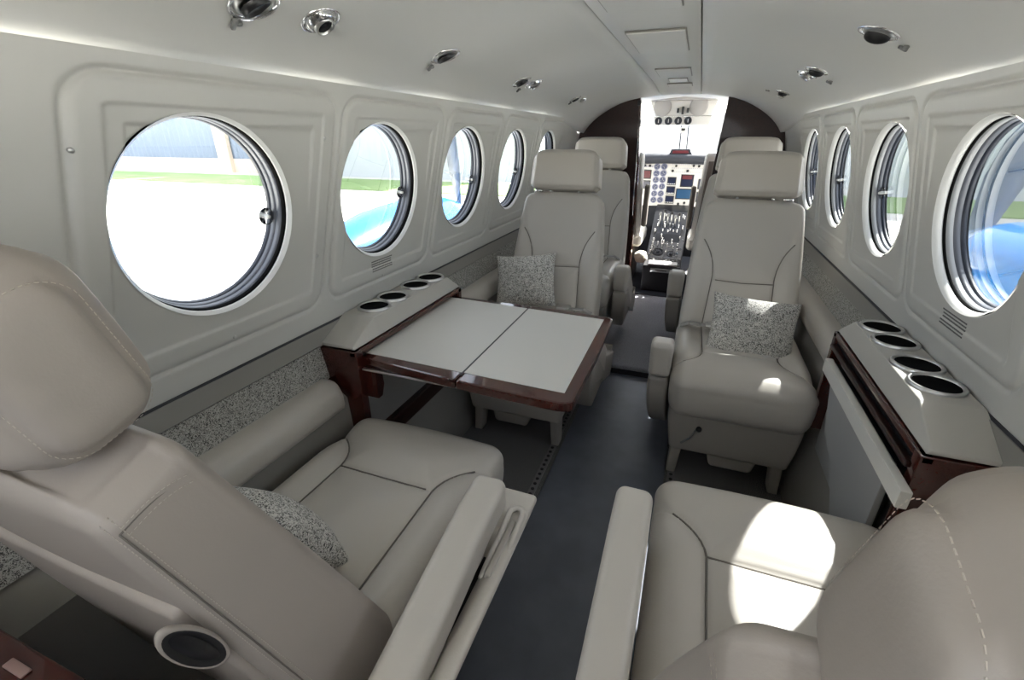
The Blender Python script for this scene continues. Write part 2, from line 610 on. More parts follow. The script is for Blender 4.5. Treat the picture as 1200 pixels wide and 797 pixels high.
# seat tracks
def track(x, label):
    t = thing('seat_track', label, 'seat track', (x, 0.78, 0.0), group='seat tracks in the floor')
    link('rail', rbox((0.024, 2.66, 0.006), 0.001, 0.3, 1, center=(0, 0, 0.0025)), M['greyplastic'], t, smooth=False)
    bm = bmesh.new()
    for k in range(98):
        y = -1.30 + k * 0.027
        lathe([(0.0, 0.0068), (0.0062, 0.0068), (0.0062, 0.004)], 10, bm, Matrix.Translation((0, y, 0)))
    h = link('holes', bm, M['black'], t, smooth=False)
    h['kind'] = 'stuff'
track(-0.215, 'metal seat track with round holes beside the left edge of the aisle runner')
track(0.222, 'metal seat track with round holes beside the right edge of the aisle runner')

# lower side walls, rails, speckled strips, ledges ---------------------------------
n_trim = 1
for s, side in ((-1, 'left'), (1, 'right')):
    # grey rail
    bm = prism([(s * 0.700, 0.652), (s * 0.692, 0.652), (s * 0.684, 0.612), (s * 0.692, 0.606), (s * 0.71, 0.606), (s * 0.72, 0.652)], 1, -0.62, 3.27, bev=0.001)
    struct(link('trim_%d' % n_trim, bm, M['rail'], smooth=False)); n_trim += 1
    # black shadow bead between the white wall and the rail
    bm = prism([(s * 0.700, 0.656), (s * 0.696, 0.656), (s * 0.694, 0.651), (s * 0.700, 0.651)], 1, -0.62, 3.27)
    struct(link('trim_%d' % n_trim, bm, M['rubber'], smooth=False)); n_trim += 1
    # speckled fabric
    bm = prism([(s * 0.690, 0.6065), (s * 0.6745, 0.520), (s * 0.70, 0.520), (s * 0.71, 0.6065)], 1, -0.62, 3.27)
    struct(link('trim_%d' % n_trim, bm, M['speckwall'], smooth=False)); n_trim += 1
    # padded ledge, a soft rounded nose
    bm = bmesh.new()
    prof = [(0.680, 0.530), (0.660, 0.530), (0.641, 0.527), (0.626, 0.519), (0.617, 0.507), (0.613, 0.492), (0.612, 0.470), (0.616, 0.456), (0.632, 0.450)]
    for (ya, yb) in ((0.30, 0.822), (1.43, 3.26)):
        n = 40
        g = []
        for k in range(n + 1):
            y = ya + (yb - ya) * k / n
            row = []
            e = min(y - ya, yb - y)
            sh = 0.02 * (1 - min(1, e / 0.012)) ** 2
            for (x, z) in prof:
                row.append(bm.verts.new((s * (x + sh * (0.66 - x) / 0.06), y, z - sh * 0.3)))
            g.append(row)
        for a in range(n):
            for b in range(len(prof) - 1):
                bm.faces.new((g[a][b], g[a + 1][b], g[a + 1][b + 1], g[a][b + 1]))
        for row in (g[0], g[-1]):
            bm.faces.new(row)
    struct(link('trim_%d' % n_trim, bm, M['leather'])); n_trim += 1
    # lower wall
    bm = prism([(s * 0.628, 0.470), (s * 0.615, 0.25), (s * 0.590, 0.12), (s * 0.575, 0.0), (s * 0.73, -0.01), (s * 0.75, 0.3), (s * 0.75, 0.606), (s * 0.69, 0.52)], 1, -0.62, 3.27)
    struct(link('baseboard_' + side, bm, M['rail'], smooth=False))

# ------------------------------------------------------------------ windows
def window(n, s, i):
    y = Y0W + (-0.011 if s > 0 else 0) + i * PW
    root = bpy.data.objects.new('window_%d' % n, None)
    COL.objects.link(root)
    root['kind'] = 'structure'
    root.location = (s * wall_x(ZC), y, ZC)
    # local z = outward
    tilt = math.atan(0.144)
    out = Vector((s * math.cos(tilt), 0, math.sin(tilt)))
    upv = Vector((-s * math.sin(tilt), 0, math.cos(tilt)))
    xa = upv.cross(out)
    rot = Matrix((xa, upv, out)).transposed().to_euler()
    root.rotation_euler = rot
    seg = 72
    wb, kb = (0.015, 0.020) if s > 0 else (0.009, 0.019)
    link('reveal_ring', lathe([(RW + 0.003, -0.001), (RW + 0.001, 0.0015), (0.1750, 0.004), (0.1735, wb - 0.003), (0.1733, wb), (0.180, wb + 0.001)], seg), M['reveal'], root)
    link('gasket', lathe([(0.182, wb), (0.1722, wb), (0.1710, kb), (0.182, kb + 0.001)], seg), M['well'], root)
    link('inner_ring', lathe([(0.182, kb - 0.001), (0.1710, kb), (0.1695, 0.032), (0.182, 0.034)], seg), M['lightring' if s > 0 else 'greyring'], root)
    link('middle_ring', lathe([(0.182, 0.031), (0.1695, 0.032), (0.1670, 0.043), (0.182, 0.045)], seg), M['greyring'], root)
    link('outer_frame', lathe([(0.182, 0.042), (0.1670, 0.043), (0.1640, 0.052), (0.172, 0.055), (0.24, 0.071), (0.24, 0.068), (0.19, 0.066)], seg), M['darkring'], root)
    dark = s > 0 or i >= 4
    link('pane', lathe([(0.0, 0.050), (0.1655, 0.050)], seg), M['glass_dark' if dark else 'glass'], root)
    # clear knob that turns the polarised pane
    sy = 1.0
    kx = -0.150 if (s < 0 or i == 1) else 0.150
    mt = Matrix.Translation((kx, -0.022, 0.0))
    k = link('tint_knob', lathe([(0.0, 0.038), (0.0175, 0.038), (0.0185, 0.041), (0.0175, 0.044), (0.0, 0.044)], 24, None, mt), M['acrylic'], root)
    link('knob_hub', lathe([(0.0, 0.0315), (0.0036, 0.032), (0.0042, 0.037), (0.0042, 0.050)], 14, None, mt), M['reveal'], k)
    return root
nwin = 1
for s in (-1, 1):
    for i in range(0 if s < 0 else -1, 5):
        window(nwin, s, i); nwin += 1

# illegible small print placards on the wall panels
def placard(s, y0, y1, z0, z1):
    bm = bmesh.new()
    rows = 5
    for r_ in range(rows):
        z = z0 + (z1 - z0) * r_ / (rows - 1)
        y = y0
        random.seed(r_ + 3)
        while y < y1 - 0.004:
            w = random.uniform(0.004, 0.011)
            w = min(w, y1 - y)
            def wx(zz):
                return wall_x(zz) - wall_disp(y + w / 2, zz, s) - 0.0008
            p = [(s * wx(z), y, z), (s * wx(z), y + w, z), (s * wx(z + 0.0030), y + w, z + 0.0030), (s * wx(z + 0.0030), y, z + 0.0030)]
            q = [(a[0] + s * 0.003, a[1], a[2]) for a in p]
            P1 = [bm.verts.new(a) for a in p]; P2 = [bm.verts.new(a) for a in q]
            bm.faces.new(P1); bm.faces.new(list(reversed(P2)))
            for k in range(4):
                bm.faces.new((P1[k], P2[k], P2[(k + 1) % 4], P1[(k + 1) % 4]))
            y += w + 0.002
    return bm
tag(link('placard', placard(-1, 1.080, 1.180, 0.742, 0.770), M['ink'], smooth=False), 'small grey block of printed lines below the second left window', 'placard', 'printed notices below the windows')
tag(link('placard', placard(1, 1.080, 1.180, 0.742, 0.770), M['ink'], smooth=False), 'small grey block of printed lines below the large right window', 'placard', 'printed notices below the windows')

# tiny screws on the wall panels
def screw(s, y, z, label):
    tilt = math.atan(0.144)
    out = Vector((s * math.cos(tilt), 0, math.sin(tilt)))
    o = link('panel_screw', lathe([(0.0, -0.0022), (0.0036, -0.0018), (0.0042, 0.0), (0.0042, 0.004)], 12), M['steel'])
    o.location = (s * (wall_x(z) - wall_disp(y, z, s) + 0.0005), y, z)
    o.rotation_euler = out.to_track_quat('Z', 'Y').to_euler()
    tag(o, label, 'screw', 'screws in the wall panels')
screw(-1, 0.419, 1.085, 'screw left of the nearest left window near the panel top')
screw(-1, 0.905, 1.10, 'screw between the two nearest left windows, upper one')
screw(-1, 0.862, 0.84, 'screw between the two nearest left windows, lower one')
screw(-1, 0.615, 0.725, 'screw under the nearest left window')
screw(-1, 1.131, 0.722, 'screw under the second left window')

# ------------------------------------------------------------------ ceiling lights and air vents
def ceil_frame(x, y):
    """normal of the headliner at x"""
    s = 1 if x >= 0 else -1
    xa = abs(x)
    for a, b in zip(PROF, PROF[1:]):
        if b[0] <= xa <= a[0]:
            t = (xa - a[0]) / (b[0] - a[0])
            z = a[1] + (b[1] - a[1]) * t
            n = Vector((-s * (b[1] - a[1]), 0, -(a[0] - b[0]))).normalized()
            return z, n
    return 1.36, Vector((0, 0, -1))

def vent(x, y, rad, kind, label):
    z, n = ceil_frame(x, y)
    t = thing('reading_light' if kind == 'light' else 'air_vent', label, 'reading light' if kind == 'light' else 'air vent', (x, y, z), group='ceiling lights and vents')
    t.rotation_euler = n.to_track_quat('Z', 'X').to_euler()
    r = rad
    link('trim_ring', lathe([(r * 1.02, -0.006), (r * 1.03, 0.0015), (r * 0.98, 0.004), (r * 0.88, 0.003), (r * 0.84, -0.001), (r * 0.82, -0.008)], 32), M['chrome'], t)
    bm = bmesh.new()
    if kind == 'light':
        link('reflector', lathe([(r * 0.83, -0.002), (r * 0.74, 0.004), (r * 0.6, 0.006), (r * 0.5, -0.003), (0.0, -0.006)], 28), M['steel'], t)
        tl = Matrix.Rotation(R(20), 4, 'X')
        link('lens', lathe([(0.0, 0.0075), (r * 0.40, 0.0075), (r * 0.52, 0.011), (r * 0.60, 0.010), (r * 0.60, 0.0)], 24, None, tl), M['black'], t)
    else:
        link('ball', lathe([(r * 0.84, -0.002), (r * 0.78, 0.006), (r * 0.64, 0.011), (r * 0.56, 0.0125)], 28), M['chrome'], t)
        tl = Matrix.Rotation(R(14), 4, 'Y')
        link('nozzle', lathe([(r * 0.56, 0.010), (r * 0.50, 0.0175), (r * 0.42, 0.0175), (r * 0.40, 0.006)], 24, None, tl), M['steel'], t)
        link('opening', lathe([(0.0, 0.013), (r * 0.45, 0.013), (r * 0.45, 0.008)], 24, None, tl), M['black'], t)
    return t

def toggle(x, y, label, rot=0.0):
    z, n = ceil_frame(x, y)
    t = thing('light_switch', label, 'light switch', (x, y, z), group='small toggles beside the ceiling lights')
    t.rotation_euler = n.to_track_quat('Z', 'X').to_euler()
    m4 = Matrix.Rotation(rot, 4, 'Z')
    bm = rbox((0.022, 0.008, 0.007), 0.0025, 0.01, 2, center=(0, 0.003, 0.006))
    bmesh.ops.transform(bm, matrix=m4, verts=bm.verts[:])
    link('lever', bm, M['greyplastic'], t)
    bm = rbox((0.008, 0.014, 0.009), 0.003, 0.01, 2, center=(0, -0.004, 0.004))
    bmesh.ops.transform(bm, matrix=m4, verts=bm.verts[:])
    link('stem', bm, M['greyplastic'], t)

vent(-0.523, 0.666, 0.040, 'light', 'largest chrome reading light on the left, cut by the top edge of the photo')
vent(-0.515, 0.803, 0.036, 'vent', 'chrome air vent with black nozzle beside the largest left ceiling light')
toggle(-0.565, 0.661, 'grey toggle below the largest chrome ceiling light', 0.3)
vent(-0.505, 1.256, 0.040, 'light', 'single chrome ceiling light above the second left window')
toggle(-0.553, 1.256, 'grey toggle below the single left ceiling light', 0.4)
vent(-0.511, 1.870, 0.038, 'light', 'nearer one of the chrome pair above the third left window')
vent(-0.500, 1.985, 0.036, 'vent', 'farther one of the chrome pair above the third left window')
toggle(-0.551, 1.945, 'grey toggle below the pair of left ceiling fittings', 0.4)
vent(-0.512, 2.735, 0.034, 'light', 'chrome ceiling light nearest the left wooden bulkhead')
vent(-0.500, 2.85, 0.030, 'vent', 'small chrome vent closest to the left wooden bulkhead')
toggle(-0.548, 2.77, 'grey toggle near the left wooden bulkhead', 0.4)
vent(0.479, 1.368, 0.042, 'light', 'nearest chrome reading light on the right of the ceiling')
toggle(0.541, 1.395, 'grey toggle beside the nearest right ceiling light', -0.4)
vent(0.474, 2.115, 0.036, 'vent', 'black-nozzled air vent beyond the nearest right ceiling light')
vent(0.482, 2.00, 0.038, 'light', 'second chrome reading light on the right of the ceiling')
toggle(0.545, 2.09, 'grey toggle beside the second right ceiling light', -0.4)
vent(0.492, 2.80, 0.034, 'light', 'chrome ceiling light nearest the right wooden bulkhead')
vent(0.500, 2.90, 0.030, 'vent', 'small chrome vent closest to the right wooden bulkhead')
toggle(0.43, 2.86, 'dark toggle beside the ceiling light at the right bulkhead', -0.4)

# ------------------------------------------------------------------ bulkhead with doorway
ARC = [(0.119, 1.356), (0.22, 1.348), (0.30, 1.334), (0.37, 1.316), (0.43, 1.290), (0.48, 1.265), (0.53, 1.228), (0.575, 1.185), (0.62, 1.14), (0.645, 1.08), (0.66, 1.00), (0.68, 0.90), (0.70, 0.70), (0.70, 0.50), (0.66, 0.05)]
for s, side in ((-1, 'left'), (1, 'right')):
    xe_top, xe_bot = (0.245, 0.205) if s < 0 else (0.285, 0.250)
    pts = [(s * xe_bot, 0.05), (s * xe_bot, 0.62), (s * (xe_bot + 0.01), 0.9), (s * xe_top, 1.34)] + [(s * a, b) for a, b in ARC if a > xe_top + 0.01]
    bm = prism(pts, 1, 3.300, 3.330)
    t = link('wall_front_' + side, bm, M['darkwood'], smooth=False)
    struct(t)
    # door post edge
    bm = prism([(s * (xe_bot - 0.012), 0.05), (s * (xe_bot - 0.012), 0.62), (s * (xe_bot - 0.003), 0.9), (s * (xe_top - 0.012), 1.34), (s * xe_top, 1.34), (s * (xe_bot + 0.01), 0.9), (s * xe_bot, 0.62), (s * xe_bot, 0.05)], 1, 3.292, 3.345)
    struct(link('trim_%d' % n_trim, bm, M['wood' if s < 0 else 'darkwood'], smooth=False)); n_trim += 1
bm = tube([(-0.208, 3.285, 0.62), (-0.214, 3.285, 0.80), (-0.224, 3.285, 1.10)], 0.0035, 8)
tag(link('curtain_rail', bm, M['chrome']), 'thin chrome upright strip on the left edge of the cockpit doorway', 'rail')
bm = rbox((0.022, 0.02, 0.03), 0.004, 0.02, 2, center=(-0.236, 3.285, 1.300))
tag(link('latch', bm, M['black']), 'small black latch at the top of the left wooden bulkhead', 'latch')

# ------------------------------------------------------------------ passenger seats
def seat(label, loc, rotz, a, arm_x, arm_top, arm_front, hs, wide=0.42, stowed=False, stitch=False, recline=True, strap=True, lever=False, rearmat=False, lean_deg=20.4, hdrop=0.0, blen=0.545, hwid=0.288):
    """local frame: +y is where the sitter faces, y = 0 the cushion front; a = local x side of the aisle"""
    t = thing('passenger_seat', label, 'seat', loc, rotz, 'beige leather cabin seats')
    hw = wide / 2
    # cushion ----------------------------------------------------
    seam_h = [(-0.118, -0.205), (-0.06, -0.208), (0, -0.209), (0.06, -0.208), (0.118, -0.205)]
    sl = [(-0.122, -0.52), (-0.118, -0.205)] + arc_pts((-0.118, -0.205), (-0.125, -0.135), (-hw - 0.01, -0.090), 8)
    sr = [(-x, y) for x, y in sl]
    def cdisp(p, n):
        x, y = p.x, p.y - 0.25            # local: y from 0 (front) to -0.5
        up = max(0.0, n.z)
        side = 0.004 * math.cos(min(1, abs(p.z) / 0.08) * math.pi / 2) * abs(n.x)
        side += 0.016 * math.cos(min(1, abs(p.z) / 0.08) * math.pi / 2) * max(0.0, n.y) ** 2
        if up <= 0.0:
            return side
        d = min(dist_poly(x, y, seam_h), dist_poly(x, y, sl), dist_poly(x, y, sr))
        v = -0.008 * math.exp(-(d / 0.0042) ** 2) + 0.010 * (1 - math.exp(-(d / 0.035) ** 2))
        v += 0.008 * math.cos(min(1, abs(x) / hw) * math.pi / 2)
        front = y > -0.2
        if front or abs(x) > 0.12:
            v += 0.004 * (1 - math.exp(-(d / 0.03) ** 2))
        return v * up + side
    def cwarp(p):
        # droop of the front edge, sides tuck in below
        y = p.y - 0.25
        f = sstep(-0.10, 0.02, y)
        z = p.z - 0.010 * f * max(0, p.z) / 0.07
        if p.z < 0:
            z *= 1 + 0.28 * sstep(-0.16, 0.0, y)
        tuck = 1 - 0.03 * max(0, -p.z / 0.065)
        return Vector((p.x * tuck, p.y, z))
    bm = rbox((wide, 0.50, 0.14), 0.042, 0.0050, 5, cdisp, cwarp, center=(0, -0.25, 0.347))
    cu = link('cushion', bm, M['leather'], t)
    def ctop(x, y):
        p = Vector((x, y + 0.25, 0.070))
        q = cwarp(p + Vector((0, 0, cdisp(p, Vector((0, 0, 1))))))
        return (x, y, q.z + 0.347 + 0.0030)
    bm = bmesh.new()
    for ln in (seam_h, sl, sr):
        dense = []
        for (p0, p1) in zip(ln, ln[1:]):
            m_ = max(1, int(math.hypot(p1[0] - p0[0], p1[1] - p0[1]) / 0.012))
            dense += [(p0[0] + (p1[0] - p0[0]) * q / m_, p0[1] + (p1[1] - p0[1]) * q / m_) for q in range(m_)]
        dense = [q for q in dense if abs(q[0]) < hw - 0.022 and q[1] > -0.47]
        tube([ctop(*q) for q in dense], 0.0019, 6, bm)
    link('seam', bm, M['seam'], cu)
    if stitch:
        pts = [(a * (hw - 0.004) * -1 * -1, -0.02 - 0.46 * k / 30, 0.40) for k in range(31)]
        bm = stitches([(p[0] + a * 0.0035, p[1], 0.392) for p in pts], (a * 0.8, 0, 0.6))
        link('stitching', bm, M['stitch'], cu, smooth=False)
    # seat shell under the cushion --------------------------------
    def swarp(p):
        f = (0.095 - p.z) / 0.19
        yy = p.y * (1 - 0.05 * f) + 0.005 * f
        return Vector((p.x * (1 - 0.10 * f * f), yy, p.z))
    bm = rbox((wide - 0.012, 0.47, 0.195), 0.012, 0.04, 3, None, swarp, center=(0, -0.262, 0.212))
    link('seat_base', bm, M['shell'], t)
    # legs -------------------------------------------------------
    for sx in (-1, 1):
        for (yy, dy) in ((-0.085, 0.01), (-0.42, -0.02)):
            x0 = sx * (hw - 0.052)
            bm = bmesh.new()
            v = []
            for (z, oy, w, dd) in ((0.006, dy, 0.015, 0.026), (0.15, 0.0, 0.019, 0.034)):
                xx = x0 + sx * (0.008 if z < 0.05 else 0)
                v.append([bm.verts.new((xx + p * w, yy + oy + q * dd, z)) for p, q in ((-1, -1), (1, -1), (1, 1), (-1, 1))])
            bm.faces.new(v[0]); bm.faces.new(v[1])
            for k in range(4):
                bm.faces.new((v[0][k], v[0][(k + 1) % 4], v[1][(k + 1) % 4], v[1][k]))
            bmesh.ops.recalc_face_normals(bm, faces=bm.faces[:])
            bmesh.ops.bevel(bm, geom=bm.edges[:], offset=0.005, segments=2, profile=0.7, affect='EDGES')
            link('leg', bm, M['shell'], t)
    bx = rbox((0.145, 0.28, 0.056), 0.014, 0.05, 3, center=(-a * 0.02, -0.185, 0.092),
              warp=lambda p: Vector((p.x * (1 + 0.10 * p.z / 0.03), p.y, p.z)))
    link('life_vest_box', bx, M['shell'], t)
    # backrest ---------------------------------------------------
    L = blen
    TB = 0.142
    lean = R(lean_deg)
    def toworld(p):
        # p: x lateral, y thickness (front = +), z along the back from 0
        y = p.y * math.cos(lean) - p.z * math.sin(lean)
        z = p.y * math.sin(lean) + p.z * math.cos(lean)
        return Vector((p.x, y - 0.462, z + 0.375))
    bh = [(-0.112, 0.228), (0, 0.223), (0.112, 0.228)]
    bl = [(-0.122, 0.0), (-0.115, 0.15), (-0.113, 0.24)] + arc_pts((-0.113, 0.24), (-0.118, 0.345), (-0.205, 0.410), 10)
    br = [(-x, y) for x, y in bl]
    def bdisp(p, n):
        x, z = p.x, p.z + L / 2
        v = 0.0
        if n.y > 0.05:
            d = min(dist_poly(x, z, bh), dist_poly(x, z, bl), dist_poly(x, z, br))
            ed = 1 - sstep(0.15, 0.19, abs(x))
            v = -0.006 * math.exp(-(d / 0.0045) ** 2) * ed + 0.009 * (1 - math.exp(-(d / 0.04) ** 2) * ed)
            v += 0.004 * sstep(0.114, 0.16, abs(x)) * (1 - sstep(0.30, 0.42, z)) * ed
            v *= n.y
        elif abs(n.x) > 0.9:
            # flank with a seam near its rear edge
            d = abs(p.y + TB / 2 - 0.016)
            v = -0.0035 * math.exp(-(d / 0.003) ** 2) + 0.002
        elif n.y < -0.05:
            v = 0.006 * math.cos(min(1, abs(x) / 0.2) * math.pi / 2)
        if n.z > 0.9:
            d = abs(abs(x) - (0.205 - 0.032))
            v += -0.003 * math.exp(-(d / 0.003) ** 2)
        return v
    def bwarp(p):
        z = p.z + L / 2
        f = z / L
        w = 1.0 - 0.175 * f * f * (1.0 if f < 1 else 1)
        th = 1.0 - 0.46 * f                   # thinner towards the top
        yy = p.y * th + (TB / 2) * (1 - th) * 1.0
        yy -= TB / 2 * 0.0
        # front face line stays put, rear comes forward; round the shoulders
        q = Vector((p.x * w, yy - TB / 2, z))
        sh = sstep(L - 0.05, L, z)
        q.z -= 0.018 * sh * (abs(p.x) / hw) ** 4
        return toworld(q)
    bm = rbox((wide - 0.006, TB, L), 0.022, 0.0050, 4, bdisp, bwarp)
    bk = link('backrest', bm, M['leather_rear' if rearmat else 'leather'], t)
    def bfront(x, z):
        p = Vector((x, TB / 2, z - L / 2))
        return bwarp(p + Vector((0, bdisp(p, Vector((0, 1, 0))) + 0.0022, 0)))
    bm = bmesh.new()
    for ln in (bh, bl, br):
        dense = []
        for (p0, p1) in zip(ln, ln[1:]):
            m_ = max(1, int(math.hypot(p1[0] - p0[0], p1[1] - p0[1]) / 0.012))
            dense += [(p0[0] + (p1[0] - p0[0]) * q / m_, p0[1] + (p1[1] - p0[1]) * q / m_) for q in range(m_)]
        dense = [q for q in dense if abs(q[0]) < hw - 0.028 and q[1] > 0.02]
        tube([bfront(*q) for q in dense], 0.0019, 6, bm)
    link('seam', bm, M['seam'], bk)
    if stitch:
        bm = bmesh.new()
        for off in (0.010, 0.022):
            pp = []
            for k in range(60):
                z = 0.03 + (L - 0.045) * k / 59
                f = z / L
                w = 1 - 0.175 * f * f
                th = 1 - 0.46 * f
                yloc = (-TB / 2 + off)
                yy = yloc * th + (TB / 2) * (1 - th) - TB / 2
                pp.append(toworld(Vector((a * ((wide - 0.006) / 2 * w + 0.0026), yy, z))))
            stitches(pp, (a, 0, 0), bm=bm)
        def flank(yl, z, lift):
            f = z / L
            w = 1 - 0.175 * f * f
            th = 1 - 0.46 * f
            return toworld(Vector((a * ((wide - 0.006) / 2 * w + lift), yl * th + (TB / 2) * (1 - th) - TB / 2, z)))
        bs = tube([flank(-TB / 2 + 0.016, 0.03 + (L - 0.0645) * k / 50, 0.0004) for k in range(51)], 0.0008, 6)
        tube([flank(-TB / 2 + 0.016 + (TB - 0.040) * k / 16, L - 0.0345 - 0.012 * (k / 16) ** 3, 0.0004) for k in range(17)], 0.0008, 6, bs)
        link('flank_seam', bs, M['seam'], bk)
        for off in (0.030, 0.039):
            pp = []
            for k in range(16):
                z = L - off - 0.012 * (k / 15) ** 3
                f = z / L
                w = 1 - 0.175 * f * f
                th = 1 - 0.46 * f
                yloc = -TB / 2 + 0.022 + (TB - 0.046) * k / 15
                yy = yloc * th + (TB / 2) * (1 - th) - TB / 2
                pp.append(toworld(Vector((a * ((wide - 0.006) / 2 * w + 0.0024), yy, z))))
            stitches(pp, (a, 0, 0), bm=bm)
        link('stitching', bm, M['stitch'], bk, smooth=False)
    # rear cover of the backrest, slightly proud, with recline handle in an oval recess
    def rwarp(p):
        z = p.z + 0.20
        f = z / L
        w = 1 - 0.175 * f * f
        th = 1 - 0.46 * f
        yy = (-TB / 2) * th + TB / 2 * (1 - th) - TB / 2
        return toworld(Vector((p.x * w, yy + p.y, z + 0.0)))
    bm = rbox((wide - 0.05, 0.020, 0.40), 0.009, 0.03, 3, None, rwarp)
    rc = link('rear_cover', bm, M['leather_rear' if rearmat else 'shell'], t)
    # headrest ---------------------------------------------------
    hl = lean - R(6)
    def hwarp(p):
        f = p.z / 0.081
        q = Vector((p.x * (1 - (0.022 if stitch else 0.035) * f), p.y, p.z - (0.012 if stitch else 0.020) * max(0.0, f) * (abs(p.x) / (hwid / 2)) ** 6 + 0.004 * max(0.0, f)))
        y = q.y * math.cos(hl) - q.z * math.sin(hl)
        z = q.y * math.sin(hl) + q.z * math.cos(hl)
        hc = 0.634 - hdrop
        return Vector((q.x, y - 0.462 - hc * math.sin(lean) - 0.008 * math.cos(lean), z + 0.375 + hc * math.cos(lean) - 0.008 * math.sin(lean)))
    def hdisp(p, n):
        v = 0.0
        if abs(n.x) > 0.85:
            v = 0.004
        if abs(n.y) > 0.85:
            v = 0.010 * (1 - (p.x / 0.144) ** 2) * (1 - (p.z / 0.08) ** 2)
        # piped seam round the flank
        if abs(n.x) > 0.3:
            d = abs(abs(p.x) - (hwid / 2 - 0.010))
            v += -(0.003 if stitch else 0.0008) * math.exp(-(d / 0.003) ** 2)
        return v
    bm = rbox((hwid, 0.112, 0.162), 0.044 if stitch else 0.026, 0.006, 7, hdisp, hwarp)
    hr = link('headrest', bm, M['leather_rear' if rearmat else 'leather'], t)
    if stitch:
        bm = bmesh.new()
        pts = []
        rr = 0.026
        hy, hz = 0.056 - 0.0165, 0.081 - 0.0165
        outline = []
        for cx_, cz_, a0 in ((hy - rr, hz - rr, 0), (-hy + rr, hz - rr, 90), (-hy + rr, -hz + rr, 180), (hy - rr, -hz + rr, 270)):
            for k in range(9):
                an = R(a0 + 90 * k / 8)
                outline.append((cx_ + rr * math.cos(an), cz_ + rr * math.sin(an)))
        outline.append(outline[0])
        for (yy, zz) in outline:
            pts.append(hwarp(Vector((a * (hwid / 2 - 0.0050), yy, zz))))
        cen = hwarp(Vector((a * 0.12, 0, 0)))
        nr = [((p - cen).normalized() + Vector((a * 0.9, 0, 0))).normalized() for p in pts]
        stitches(pts, nr, bm=bm)
        link('stitching', bm, M['stitch'], hr, smooth=False)
    # two posts and a small chrome release clip under the headrest
    for sx in (-1, 1):
        link('headrest_post', tube([hwarp(Vector((sx * 0.06, 0.0, -0.05))), hwarp(Vector((sx * 0.06, -0.004, -0.105)))], 0.006, 8), M['steel'], t)
    cl = rbox((0.034, 0.020, 0.014), 0.005, 0.01, 3, center=hwarp(Vector((-a * 0.105, 0.030, -0.088))))
    link('release_clip', cl, M['chrome'], t)
    # aisle armrest and its housing --------------------------------
    ax_ = a * arm_x
    if not stowed:
        al = 0.50
        def awarp(p):
            f = (p.y + al / 2) / al
            z = p.z - 0.010 * sstep(0.85, 1.0, f) - 0.22 * (al / 2 - p.y)
            return Vector((p.x, p.y, z))
        bm = rbox((0.060, al, 0.062), 0.016, 0.03, 5, lambda p, n: 0.002 * max(0, n.z), awarp, center=(ax_, arm_front - al / 2, arm_top - 0.031))
        link('armrest', bm, M['leather'], t)
        link('armrest_bracket', rbox((0.022, 0.20, 0.08), 0.005, 0.05, 2, center=(ax_, arm_front - 0.16, arm_top - 0.12)), M['shell'], t)
    else:
        al = 0.30
        def stw(p):
            b = max(0.0, (al / 2 - 0.07) - p.y)          # behind the upright nose the arm drops away
            return Vector((p.x * (1 + 0.04 * p.z / 0.06), p.y - 0.10 * max(0, -p.z), p.z - 0.75 * b))
        bm = rbox((0.070, al, 0.125), 0.018, 0.02, 5, None, stw, center=(ax_, arm_front - al / 2, arm_top - 0.063))
        link('armrest', bm, M['leather'], t)
    hx = ax_ + a * hs
    htop = 0.485 if not stowed else arm_top - 0.130
    hh = htop - 0.13
    fr = 0.0
    def hswarp(p):
        f = (hh / 2 - p.z) / hh
        front = p.y > 0
        yy = p.y - (0.13 * f * f if front else -0.04 * f)
        b = max(0.0, 0.20 - p.y) if stowed else 0.0
        tuck = a * 0.115 * f if (hs > 0.01 and not stowed) else a * 0.018 * f * f
        return Vector((p.x - tuck, yy, p.z - (0.35 * b if p.z > 0 else 0)))
    def hsd(p, n):
        v = 0
        if n.z > 0.8 and not stowed and hs > 0.01:
            # long recess the armrest folds into
            u = abs(p.x + a * 0.008)
            if -0.27 < p.y < 0.14:
                v = -0.045 * (1 - sstep(0.016, 0.022, u)) * sstep(-0.27, -0.26, p.y) * (1 - sstep(0.13, 0.14, p.y))
        return v
    wid = 0.082 if hs > 0.01 else (0.066 if stowed else 0.05)
    hlen = 0.53
    bm = rbox((wid, hlen, hh), 0.012, 0.0085, 3, hsd, hswarp, center=(hx, -0.235 - hlen / 2 + (0.19 if stowed else 0.03), 0.13 + hh / 2))
    ho = link('armrest_housing', bm, M['leather' if not stowed else 'shell'], t)
    if not stowed and hs > 0.01:
        # black slot bottom and the looped fold-out latch
        link('slot', rbox((0.032, 0.385, 0.004), 0.001, 0.1, 1, center=(hx - a * 0.008, -0.535, 0.4455)), M['black'], ho)
        lp = []
        for k in range(13):
            an = math.pi * k / 12
            lp.append((hx + a * (0.018 - 0.012 * math.cos(an)), -0.275 + 0.014 * math.sin(an), 0.492))
        path = [(hx + a * 0.006, -0.40, 0.470)] + lp + [(hx + a * 0.030, -0.40, 0.470)]
        link('latch', tube(path, 0.0055, 8), M['leather'], ho)
        link('handle', rbox((0.012, 0.12, 0.012), 0.004, 0.03, 3, center=(hx + a * 0.018, -0.345, 0.482)), M['shell'], ho)
